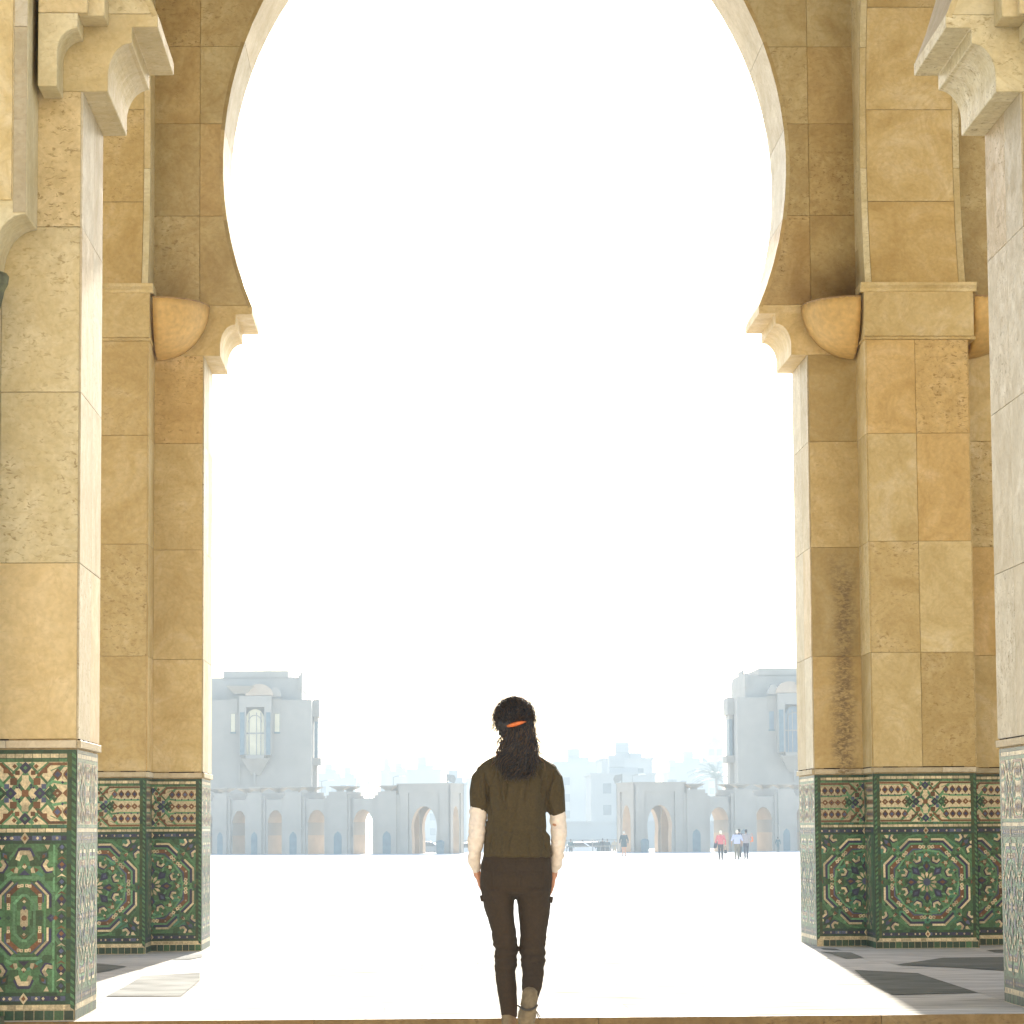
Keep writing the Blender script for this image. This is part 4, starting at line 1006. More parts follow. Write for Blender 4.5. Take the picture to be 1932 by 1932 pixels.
def loft(mb,secs,seg=20,dome=True):
    """horizontal elliptical sections (x,y,z,rx,ry), domed ends"""
    S=list(secs)
    if dome:
        a,b=S[0],S[1]; sg=1 if a[2]>b[2] else -1; h=min(a[3],a[4])*.6
        S=[(a[0],a[1],a[2]+sg*h,a[3]*.25,a[4]*.25),(a[0],a[1],a[2]+sg*h*.7,a[3]*.7,a[4]*.7)]+S
        a=secs[-1]; S+=[(a[0],a[1],a[2]-sg*h*.7,a[3]*.7,a[4]*.7),(a[0],a[1],a[2]-sg*h,a[3]*.25,a[4]*.25)]
    v=[];f=[]
    for (x,y,z,rx,ry) in S:
        for k in range(seg): a=2*math.pi*k/seg; v.append((x+rx*math.cos(a),y+ry*math.sin(a),z))
    for i in range(len(S)-1):
        for k in range(seg): f.append((i*seg+k,i*seg+(k+1)%seg,(i+1)*seg+(k+1)%seg,(i+1)*seg+k))
    f.append(tuple(range(seg))); f.append(tuple(range((len(S)-1)*seg,len(S)*seg))); mb.mesh(v,f,'skin')
def ball(mb,c,r,seg=16):
    rx,ry,rz=(r,r,r) if not hasattr(r,'__len__') else r; v=[];f=[];n=seg//2
    for i in range(1,n):
        p=math.pi*i/n
        for k in range(seg): a=2*math.pi*k/seg; v.append((c[0]+rx*math.sin(p)*math.cos(a),c[1]+ry*math.sin(p)*math.sin(a),c[2]+rz*math.cos(p)))
    for i in range(n-2):
        for k in range(seg): f.append((i*seg+k,i*seg+(k+1)%seg,(i+1)*seg+(k+1)%seg,(i+1)*seg+k))
    b=len(v); v+=[(c[0],c[1],c[2]+rz),(c[0],c[1],c[2]-rz)]
    for k in range(seg): f.append((b,k,(k+1)%seg)); f.append((b+1,(n-2)*seg+(k+1)%seg,(n-2)*seg+k))
    mb.mesh(v,f,'skin')
def chain(mb,pts,rads,seg=12):
    mb.tube(pts,rads,'skin',seg); 
    for p,r in zip(pts,rads): ball(mb,p,r,seg)
def hand(mb,w,d,palm_n,thumb,s=1.,curl=.5):
    """w wrist, d direction to the fingertips, palm_n palm normal, thumb direction"""
    w,d,n,t=Vector(w),Vector(d).normalized(),Vector(palm_n).normalized(),Vector(thumb).normalized()
    chain(mb,[w,w+d*.03*s],[.021*s,.022*s],10)
    for k,(o,L) in enumerate(((.028,.068),(.010,.078),(-.009,.072),(-.027,.056))):
        a=w+d*.02*s+t*o*.55*s; b=w+d*.088*s+t*o*s; chain(mb,[a,b],[.014*s,.0115*s],10)
        p=b; dd=d.copy(); P=[b];
        for q in range(3): dd=(dd+n*curl*(.35+.15*q)).normalized(); p=p+dd*L*s*(.45,.3,.25)[q]; P.append(p.copy())
        chain(mb,P,[.0095*s,.009*s,.008*s,.0068*s],8)
    a=w+d*.02*s+t*.012*s; b=w+d*.055*s+t*.045*s+n*.008*s; chain(mb,[a,b,b+(d*.8+t*.35+n*.3).normalized()*.032*s,b+(d*.9+t*.1+n*.5).normalized()*.056*s],[.015*s,.011*s,.0095*s,.008*s],8)
def head(mb,c,s=1.,fwd=1):
    """c = centre of skull, face towards +y*fwd"""
    x,y,z=c; k=s
    ball(mb,(x,y-fwd*.012*k,z+.02*k),(.074*k,.092*k,.088*k),24); ball(mb,(x,y+fwd*.025*k,z-.035*k),(.060*k,.062*k,.075*k),20); ball(mb,(x,y+fwd*.055*k,z-.088*k),(.026*k,.022*k,.018*k))
    ball(mb,(x,y+fwd*.088*k,z-.028*k),(.012*k,.022*k,.012*k)); chain(mb,[(x,y+fwd*.082*k,z+.008*k),(x,y+fwd*.1*k,z-.026*k)],[.008*k,.012*k],10)
    ball(mb,(x,y+fwd*.078*k,z-.062*k),(.024*k,.012*k,.005*k)); ball(mb,(x,y+fwd*.077*k,z-.072*k),(.020*k,.012*k,.006*k))
    ball(mb,(x,y+fwd*.075*k,z+.022*k),(.045*k,.012*k,.008*k))
    for q in (-1,1): ball(mb,(x+q*.077*k,y-fwd*.005*k,z-.012*k),(.009*k,.018*k,.030*k)); ball(mb,(x+q*.036*k,y+fwd*.062*k,z-.03*k),(.02*k,.02*k,.02*k))
def eyes(c,s,fwd,root):
    for q in (-1,1):
        m=MB(); ball(m,(c[0]+q*.031*s,c[1]+fwd*.074*s,c[2]+.004*s),.0115*s,10); 
        for i in range(len(m.m)): pass
        m.mats=['white'] if True else m.mats
        m.build('eye',root,smooth=True)

Y0=16.10
U7=lambda c:855.3+c/5.998
V7=lambda c:1308.1+c/5.998
def w7(cx,cy,dy=0.): x,z=unp(U7(cx),V7(cy),Y0); return x,Y0+dy,z
def w8(cx,cy,dy=0.): x,z=unp(U7(cx),1610+cy/5.998,Y0+dy); return x,Y0+dy,z
q2=1/5.998/371
M['shirt']=plain('olive_brown_knit',(.048,.031,.006),.9,.18,90,bump=.3)
M['trousers']=plain('dark_brown_twill',(.027,.0135,.002),.9,.2,80,bump=.2)
M['sleeve']=plain('pale_pink_ribbed_jersey',(.70,.60,.50),.8,.08,60,bump=.2)
M['boots']=plain('worn_suede',(.17,.125,.065),.8,.35,25,bump=.2)
M['boot_dark']=plain('boot_strap_leather',(.04,.03,.018),.6,.3,25)
M['hair']=plain('dark_brown_hair',(.022,.013,.007),.45,.4,120,tint=True)
M['strand']=plain('curly_hair_strand',(.055,.030,.014),.4,.5,90,tint=True)
_t=M['strand'].node_tree; _b=_t.nodes['Principled BSDF']; _tr=N(_t,'ShaderNodeBsdfTranslucent'); _tr.inputs[0].default_value=(.42,.24,.10,1); _mx=N(_t,'ShaderNodeMixShader'); _mx.inputs[0].default_value=.35
_t.links.new(_b.outputs[0],_mx.inputs[1]); _t.links.new(_tr.outputs[0],_mx.inputs[2]); _t.links.new(_mx.outputs[0],_t.nodes['Material Output'].inputs['Surface'])
M['amber']=plain('amber_plastic',(.85,.18,.02),.25,.25,60); M['amber'].node_tree.nodes['Principled BSDF'].inputs['Transmission Weight'].default_value=.3
wx,_,_z=w7(705,900)
woman=empty('person',(wx,Y0,-.15),'woman seen from behind, curly dark hair, olive top and brown trousers, on the step','person')
# --- skin
b=MB(); hc=w7(693,300,.0); head(b,(hc[0],Y0+.01,hc[2]-.005),1.0,1)
loft(b,[w7(700,520,-.0)+(.050,.055),w7(705,640)+(.052,.056),w7(710,720)+(.07,.07)]); 
loft(b,[w7(712,730)+(.10,.065),w7(714,800)+(.145,.085),w7(715,900)+(.15,.09),w7(715,1100)+(.135,.095),w7(715,1400)+(.125,.09),w7(715,1600)+(.14,.095),w8(715,60)+(.14,.09),w8(715,200)+(.14,.09),w8(712,330)+(.12,.085)])
LA=[(392,905,0,.036),(312,1050,0,.040),(282,1300,-.005,.036),(262,1550,-.005,.033),(250,1811,.03,.026),(262,1985,.065,.021)]
RA=[(1050,905,0,.036),(1130,1050,0,.040),(1172,1300,-.005,.036),(1190,1550,-.005,.033),(1170,1811,.03,.026),(1150,1985,.062,.021)]
for A in (LA,RA): chain(b,[w7(a,c,d) for a,c,d,r in A],[r for *_,r in A],14)
hand(b,w7(262,2000,.068),(.25,.28,-1),(1,0,0),(0,1,.1),.92,.35); hand(b,w7(1150,2000,.065),(-.12,.25,-1),(-1,0,0),(0,1,.1),.92,.35)
LL=[(520,440,0,.060),(530,700,0,.052),(580,1000,0,.043),(597,1150,.01,.040),(592,1400,-.015,.036),(628,1750,-.03,.030)]
RL=[(905,440,0,.060),(912,700,.012,.052),(900,1000,.02,.043),(897,1150,.005,.040),(893,1400,-.08,.034),(868,1640,-.17,.029)]
for A in (LL,RL): chain(b,[w8(a,c,d) for a,c,d,r in A],[r for *_,r in A],14)
f0=w8(628,1850,-.03); ZF=-.15
chain(b,[(f0[0],Y0-.03,f0[2]+.03),(f0[0],Y0-.035,ZF+.055)],[.033,.036]); chain(b,[(f0[0],Y0-.04,ZF+.045),(f0[0]-.01,Y0+.08,ZF+.045),(f0[0]-.015,Y0+.155,ZF+.035)],[.032,.034,.025])
r0=w8(850,1700,-.19); r1=w8(828,1840,-.20)
chain(b,[w8(865,1620,-.17),r1],[.034,.034]); chain(b,[r1,(r1[0]+.005,r1[1]+.10,r1[2]-.055),(r1[0]+.01,r1[1]+.165,ZF+.035)],[.032,.032,.024])
vox(b,'body','skin',.0055,woman,smooth=1); eyes((hc[0],Y0+.01,hc[2]-.005),1.,1,woman)
# --- shirt with short raglan sleeves
def fold(co,n,amp,fx,fz,seed=0): return amp*(noise.noise(Vector((co.x*fx+seed,co.y*fx,co.z*fz)))+.5*noise.noise(Vector((co.x*fx*2.1,co.y*fx*2.1+seed,co.z*fz*1.8))))
b=MB()
loft(b,[w7(712,690,.005)+(.092,.068),w7(712,735)+(.128,.078),w7(713,770)+(.158,.088),w7(714,800)+(.182,.095),w7(714,840)+(.200,.100),w7(714,900)+(.196,.106),w7(714,1050)+(.158,.115),w7(714,1200)+(.150,.113),w7(713,1300)+(.149,.110),w7(712,1450)+(.150,.107),w7(710,1550)+(.153,.110),w7(716,1650)+(.160,.118),w7(724,1760)+(.170,.125),w7(727,1830)+(.172,.125),w7(727,1850)+(.166,.12)],28,False)
loft(b,[w7(385,850)+(.046,.064),w7(322,940)+(.050,.064),w7(304,1100)+(.052,.062),w7(300,1250)+(.0485,.058),w7(302,1300)+(.0455,.054)],20,True)
loft(b,[w7(1058,850)+(.046,.064),w7(1120,940)+(.050,.064),w7(1142,1100)+(.052,.062),w7(1156,1250)+(.0485,.058),w7(1164,1340)+(.0455,.054)],20,True)
zL=w7(0,1290)[2]; zR=w7(0,1345)[2]; xl_=w7(420,0)[0]; xr_=w7(1040,0)[0]; zh=w7(0,1862)[2]; xcW=w7(714,0)[0]
_x0,_,_z0=w7(0,0); _x1,_,_z1=w7(1000,1000)
w7x=lambda c:_x0+(_x1-_x0)*c/1000; w7z=lambda c:_z0+(_z1-_z0)*c/1000
CREASE=[(490,860,575,1320,.006,.010),(590,980,590,1330,.005,.007),(372,960,445,1400,.006,.011),(330,860,395,1250,.005,.008),(820,960,800,1260,.006,.008),(1012,930,1002,1180,.006,.011),(950,830,1005,1010,.005,.008),(1130,860,1050,1250,.006,.010),(705,1000,700,1500,.006,.004),(270,900,330,1250,.005,.006),(640,1500,600,1800,.007,.006),(820,1560,850,1840,.007,.007),(420,1560,400,1800,.006,.008),(1000,1560,1060,1800,.006,.008),(520,1600,540,1840,.006,.005)]
def dshirt(co,n):
    a=0.; dx=co.x-xcW
    q_=dx*52+1.6*noise.noise(Vector((co.z*4,0,1)))+1.2*noise.noise(Vector((dx*9,co.z*2,4))); a+=(.006*(abs(math.sin(q_))**.6)-.005)*(.35+.65*min(1,abs(dx)/.12))*(.6+.8*noise.noise(Vector((dx*10,co.z*5,7))))*(1 if n.y<.2 else .4)
    a+=fold(co,n,.008,15,4.5,3)
    for (xa,ya,xb,yb,wd,dp) in CREASE:
        za,zb=w7z(ya),w7z(yb)
        if zb-.02<co.z<za+.02 and n.y<.35:
            q_=(za-co.z)/(za-zb); xx=w7x(xa)+(w7x(xb)-w7x(xa))*q_+.004*math.sin(q_*7); e_=min(1,max(0,q_*4))*min(1,max(0,(1-q_)*4))
            dd_=co.x-xx; a+=e_*dp*(-math.exp(-(dd_/wd)**2)+.7*math.exp(-((dd_-wd*2.1)/(wd*1.1))**2))
    for s in (-1,1):
        line=.085+(w7(0,700)[2]-co.z)*.30
        a-=.0045*math.exp(-((s*dx-line)/.005)**2)*(1 if co.z>zL-.02 else 0)
    # diagonal pulls from the armpits to the waist
    for s in (-1,1):
        zz=w7(0,1650)[2]; t=(co.z-zz)-(.17-abs(dx))*(.55)
        if s*dx>.03: a+=(.0035*math.exp(-(t/.014)**2)-.0035*math.exp(-((t-.028)/.014)**2))*(.3+noise.noise(Vector((co.z*14,s,2)))+.5)
    zw=w7(0,1570)[2]; a-=.004*math.exp(-((co.z-zw)/.008)**2)*.6
    a+=.0035*math.exp(-((co.z-zh-.008)/.006)**2)
    return a
def cutbelow(ob,fn):
    bm=bmesh.new(); bm.from_mesh(ob.data); L=Vector(ob.parent.location)
    kill=[f for f in bm.faces if fn(f.calc_center_median()+L)]; bmesh.ops.delete(bm,geom=kill,context='FACES'); bm.to_mesh(ob.data); bm.free()
sh=vox(b,'shirt','shirt',.0055,woman,dshirt,3)
xq1=w7(384,0)[0]; xq2=w7(1052,0)[0]; zq=w7(0,1450)[2]
def hem(p):
    if p.x<xq1 and p.z>zq: return p.z<zL-.02+(xl_-p.x)*.35-.02
    if p.x>xq2 and p.z>zq: return p.z<zR-.01+(p.x-xr_)*.30-.03
    return p.z<zh
cutbelow(sh,hem)
sm=sh.modifiers.new('s','SOLIDIFY'); sm.thickness=.004; sm.offset=0
b=MB()  # gathered neck ruffle
nc=w7(712,690,.0); v=[]
for k in range(72):
    a=2*math.pi*k/72; rr=1+.06*math.sin(a*17)+.03*math.sin(a*29)
    for (r,dz) in ((.086,-.012),(.098,.004),(.092,.016)): v.append((nc[0]+r*rr*math.cos(a),Y0+r*.74*rr*math.sin(a),nc[2]+dz+.004*math.sin(a*23)))
f=[]
for k in range(72):
    for j in range(2): a=k*3+j;c=((k+1)%72)*3+j; f.append((a,c,c+1,a+1))
b.mesh(v,f,'shirt'); o=b.build('collar',woman,smooth=True,fix=False); sm=o.modifiers.new('s','SOLIDIFY'); sm.thickness=.004
# --- pale sleeves
for A in ([(300,1180,0,.040),(284,1350,0,.0445),(264,1600,-.005,.0435),(246,1790,.01,.036),(241,1870,.025,.0335),(247,1940,.045,.031),(255,1985,.06,.024),(258,1996,.063,.021)],
          [(1160,1250,0,.040),(1182,1400,0,.041),(1197,1600,-.005,.0405),(1184,1790,.01,.034),(1174,1870,.025,.033),(1166,1950,.045,.031),(1153,1992,.058,.024),(1150,2003,.06,.021)]):
    b=MB(); loft(b,[w7(a,c,d)+(r,r*1.05) for a,c,d,r in A],20,True)
    vox(b,'sleeve','sleeve',.005,woman,lambda co,n:fold(co,n,.006,9,34,5)+fold(co,n,.003,28,30,1),2)
# --- trousers
b=MB()
loft(b,[w8(716,-40)+(.160,.108),w8(714,40)+(.172,.114),w8(712,140,-.006)+(.1795,.122),w8(711,260,-.010)+(.1815,.128),w8(711,380,-.008)+(.1800,.126),w8(712,430,-.004)+(.174,.118),w8(704,468)+(.145,.09),w8(698,490)+(.09,.055)],28,False)
def leg(S,dys):
    loft(b,[w8((a+c)/2,y,d)+((c-a)/2*q2,(c-a)/2*q2*max(1.12,min(1.42,1.42-(y-420)*.0012))) for (a,c,y),d in zip(S,dys)],22,True)
leg([(322,690,420),(326,690,500),(345,684,590),(375,684,700),(400,690,780),(425,706,860),(445,722,980),(458,724,1060),(466,724,1150),(470,724,1240),(474,704,1340),(480,712,1450),(497,719,1550),(515,720,1650),(528,722,1760),(541,722,1830)],[0,0,0,0,0,.005,.01,.01,.01,0,-.01,-.02,-.03,-.03,-.03,-.03])
leg([(712,1108,420),(712,1106,500),(728,1098,590),(742,1088,700),(752,1078,800),(756,1058,880),(754,1046,980),(752,1040,1060),(756,1040,1140),(766,1034,1230),(775,1028,1320),(776,1016,1420),(778,1000,1500),(782,978,1590),(786,966,1625)],[0,0,.005,.01,.012,.015,.02,.015,.005,-.02,-.05,-.09,-.12,-.155,-.165])
zk=w8(0,1150)[2]; xc8=w8(700,0)[0]
def dtr(co,n):
    a=fold(co,n,.003,14,20,9); k=math.exp(-((co.z-zk)/.10)**2)
    a+=k*.0065*noise.noise(Vector((co.x*9,co.y*9,co.z*46)))*1.6
    zt=w8(0,520)[2]; a+=.006*noise.noise(Vector((co.x*7,2,co.z*34)))*math.exp(-((co.z-zt)/.03)**2)
    if n.y<-.3:
        for cx in (560,880):
            x=w8(cx,0)[0]; dx=abs(co.x-x); z0=w8(0,200)[2]; z1=w8(0,400)[2]
            if dx<.062 and z1-.005<co.z<z0+.005:
                if abs(co.z-z0)<.004 or abs(co.z-z1)<.003 or abs(dx-.055)<.003: a-=.0028
        if abs(co.x-w8(705,0)[0])<.003 and co.z>w8(0,470)[2]: a-=.003
        z=w8(0,90)[2]; a-=.0022*math.exp(-((co.z-z)/.003)**2)
    return a
vox(b,'trousers','trousers',.0052,woman,dtr,7)
for s,(cx,cy) in ((-1,(334,500)),(1,(1098,515))):
    b=MB(); x,_,z=w8(cx,cy); v=[(x-s*.02,Y0-.05,z+.012),(x+s*.014,Y0-.02,z+.012),(x+s*.016,Y0+.05,z+.010),(x-s*.02,Y0+.05,z+.012),(x-s*.012,Y0-.05,z-.018),(x+s*.010,Y0-.02,z-.022),(x+s*.010,Y0+.05,z-.018),(x-s*.012,Y0+.05,z-.018)]
    b.mesh(v,[(0,1,2,3),(4,5,6,7),(0,1,5,4),(1,2,6,5),(2,3,7,6),(3,0,4,7)],'trousers'); o=b.build('pocket_flap',woman); bv=o.modifiers.new('b','BEVEL'); bv.width=.005; bv.segments=2
b=MB(); x0_,_,z0_=w8(980,870); 
loft(b,[(w8(1020,560)[0],Y0,w8(0,560)[2],.036,.066),(w8(1000,700)[0],Y0+.01,w8(0,700)[2],.041,.070),(w8(985,850)[0],Y0+.01,w8(0,850)[2],.036,.060)],16,True); vox(b,'cargo_pocket','trousers',.006,woman,dtr,2)
b=MB(); loft(b,[(w8(426,560)[0],Y0,w8(0,560)[2],.036,.066),(w8(462,700)[0],Y0+.01,w8(0,700)[2],.041,.070),(w8(500,840)[0],Y0+.01,w8(0,840)[2],.036,.058)],16,True); vox(b,'cargo_pocket','trousers',.006,woman,dtr,2)
# --- boots
b=MB(); x=f0[0]
loft(b,[(x,Y0-.03,f0[2]+.05,.034,.042),(x,Y0-.032,f0[2],.036,.046),(x,Y0-.03,ZF+.10,.037,.05),(x,Y0-.02,ZF+.06,.038,.062),(x-.002,Y0-.01,ZF+.03,.040,.075)],18,True)
chain(b,[(x,Y0-.045,ZF+.037),(x-.006,Y0+.06,ZF+.043),(x-.012,Y0+.15,ZF+.037)],[.037,.042,.035]); lb=vox(b,'boot','boots',.006,woman,lambda co,n:(0 if co.z>ZF+.012 else 0)+fold(co,n,.002,30,30),2)
b=MB(); b.prism([(-.038,-.09),(.038,-.09),(.046,.06),(.044,.15),(0,.20),(-.044,.15),(-.046,.06)],lambda p,q,d:(x-.004+p,Y0+q,d),ZF+.002,ZF+.022,'boot_dark'); b.build('sole',woman)
b=MB(); A=[w8(872,1560,-.16),w8(868,1620,-.17),w8(856,1700,-.185),w8(842,1770,-.20),w8(830,1850,-.205),w8(826,1900,-.195)]
loft(b,[A[0]+(.0405,.044),A[1]+(.0415,.046),A[2]+(.0415,.050),A[3]+(.044,.058),A[4]+(.047,.060),A[5]+(.044,.050)],20,True)
hx,hy,hz=A[5]; toe=(hx+.012,hy+.175,ZF+.035); chain(b,[(hx,hy,hz),(hx+.006,hy+.09,hz-.055),toe],[.042,.042,.034]); vox(b,'boot','boots',.0055,woman,lambda co,n:fold(co,n,.003,22,22,4)-.003*math.exp(-((co.z-A[3][2])/.004)**2),2)
b=MB(); P=[]
for k in range(19): 
    a=math.pi*(-1.02+1.04*k/18); P.append((A[3][0]+.046*math.cos(a),A[3][1]+.060*math.sin(a),A[3][2]+.012+.010*math.cos(a*2)))
b.tube(P,.006,'boot_dark',8); b.build('boot_strap',woman,smooth=True)
b=MB(); d=Vector(toe)-Vector((hx,hy,hz)); d.normalize(); nn=Vector((1,0,0)).cross(d); 
base=Vector((hx,hy-.02,hz-.042)); 
v=[]
for h in (0,.02):
    for p,q in ((-.038,-.01),(.038,-.01),(.045,.12),(.04,.20),(0,.235),(-.04,.20),(-.045,.12)): v.append(base+Vector((p,0,0))+d*q-nn*h*(1 if nn.z>0 else -1))
b.mesh(v,[tuple(range(7)),tuple(range(13,6,-1))]+[(i,(i+1)%7,(i+1)%7+7,i+7) for i in range(7)],'boot_dark'); b.build('sole',woman)
b=MB(); p=Vector(w8(935,1780,-.16)); b.tube([p,p+Vector((.006,-.01,-.008)),p+Vector((.014,-.012,-.022)),p+Vector((.022,-.01,-.035))],.0022,'boot_dark',5); b.tube([p,p+Vector((.004,-.012,-.014)),p+Vector((.009,-.014,-.03)),p+Vector((.02,-.012,-.045))],.002,'boot_dark',5); b.build('bootlace',woman)
# --- hair
HX,HZ=hc[0],hc[2]; b=MB()
ball(b,(HX,Y0-.012,w7(0,270)[2]),(.094,.105,.094),28); ball(b,(HX,Y0-.03,w7(0,360)[2]),(.096,.088,.080),24)
loft(b,[w7(700,380,-.055)+(.082,.055),w7(722,480,-.068)+(.070,.048),w7(730,600,-.072)+(.074,.045),w7(738,700,-.085)+(.084,.045),w7(730,790,-.10)+(.084,.042),w7(722,860,-.105)+(.074,.036),w7(732,920,-.105)+(.046,.026)],22,True)
zc_=w7(0,420)[2]
def hd(co,n):
    k=1.6 if co.z<zc_ else .7
    return k*(.011*noise.noise(co*24)+.007*noise.noise(co*60)+.004*math.sin(co.z*170+14*noise.noise(co*13)))
hair=vox(b,'hair','hair',.0055,woman,hd,1)
cutbelow(hair,lambda p:p.y>Y0+.062 and p.z<HZ+.035)
# curls: thin wavy tubes
rnd=random.Random(11); b=MB(); SP=[.5]
def curl(p,d,L,amp,fr_,r,grav=.6,n=12,t=None):
    p=Vector(p); d=Vector(d).normalized(); P=[]; ph=rnd.random()*6.28; a=d.cross(Vector((.3,.5,.8))).normalized(); c=d.cross(a)
    for i in range(n+1):
        s_=i/n; q=p+Vector((0,0,-grav*L*s_*s_))
        P.append(q+(a*math.cos(ph+fr_*s_*6.28)+c*math.sin(ph+fr_*s_*6.28))*amp*(min(1,s_*3))); p=p+d*(L/n)
    b.tube(P,[r*(1-.6*i/n) for i in range(n+1)],'strand' if rnd.random()<SP[0] else 'hair',4,rnd.random() if t is None else t,False)
for i in range(900):   # scalp waves pulled back to the clip and frizz on the outline
    a=rnd.uniform(0,6.283); e=rnd.uniform(-.25,1.5); n=Vector((math.cos(a)*math.cos(e),math.sin(a)*math.cos(e),math.sin(e)))
    if n.y>.55 and n.z<.35: continue
    p=Vector((HX+n.x*.094,Y0-.012+n.y*.103,w7(0,275)[2]+n.z*.092)); dwn=Vector((-n.x*.5,-.4,-.5)); tdir=(dwn-n*dwn.dot(n)).normalized()
    curl(p,tdir+n*.12,rnd.uniform(.03,.08),.0045,rnd.uniform(1.5,3),.0016,.15)
    if n.z>-.1: curl(p,n+tdir*rnd.uniform(.2,1.4)+Vector((rnd.gauss(0,.3),0,rnd.gauss(0,.3))),rnd.uniform(.015,.040),.004,rnd.uniform(1,2.5),.0016,.3,8)
SP[0]=.30
for i in range(620):   # falling curls at the back
    y7=rnd.uniform(380,860); w=.078 if y7<700 else .078-(y7-700)*.00012; x=rnd.uniform(-1,1); c=w7(728,y7,-.075-.03*min(1,(y7-380)/400)); 
    p=Vector((c[0]+x*w,c[1]-.045*math.sqrt(1-x*x)+.0,c[2])); curl(p,(x*.22+rnd.gauss(0,.16),-.12,-1),rnd.uniform(.09,.16)*(1 if y7<640 else .5),rnd.uniform(.006,.012),rnd.uniform(.8,1.7),rnd.uniform(.0018,.0036),.0,18)
SP[0]=.8
for (c,d,y,L) in (((468,330),(-.35,0,-1),.03,.10),((470,345),(-.5,0,-.9),.03,.085),((455,350),(-.1,0,-1),.02,.07),((545,520),(-.25,0,-1),-.03,.085),((540,560),(-.3,0,-1),-.04,.07),((905,340),(.25,0,-1),.0,.12),((915,350),(.38,0,-1),.01,.11),((900,400),(.3,0,-1),-.02,.11),((905,420),(.45,0,-1),-.01,.10),((890,440),(.6,0,-1),.0,.09),((895,470),(.35,0,-1),-.03,.09),((915,380),(.15,0,-1),-.02,.10)):
    for k in range(3): curl(w7(c[0]+rnd.uniform(-8,8),c[1]+rnd.uniform(-15,15),y),(d[0]+rnd.gauss(0,.08),0,d[2]),L*rnd.uniform(.8,1.15),.006,rnd.uniform(.7,1.5),.0011,.1,14)
for k in range(12):   # round curl at the right
    a=rnd.uniform(-.1,.1); P=[Vector(w7(915+22*math.cos(q*.6+a)+rnd.uniform(-2,2),610+32*math.sin(q*.6+a),-.05)) for q in range(11)]; b.tube(P,.0022,'hair',4,rnd.random(),False)
b.build('curls',hair,smooth=True,fix=False,loc=woman.location)
b=MB(); P=[w7(600,383,-.135),w7(650,372,-.143),w7(705,356,-.146),w7(760,342,-.143),w7(812,331,-.134)]; b.tube(P,[.005,.0095,.011,.0085,.003],'amber',10); b.build('hair_clip',woman,smooth=True)

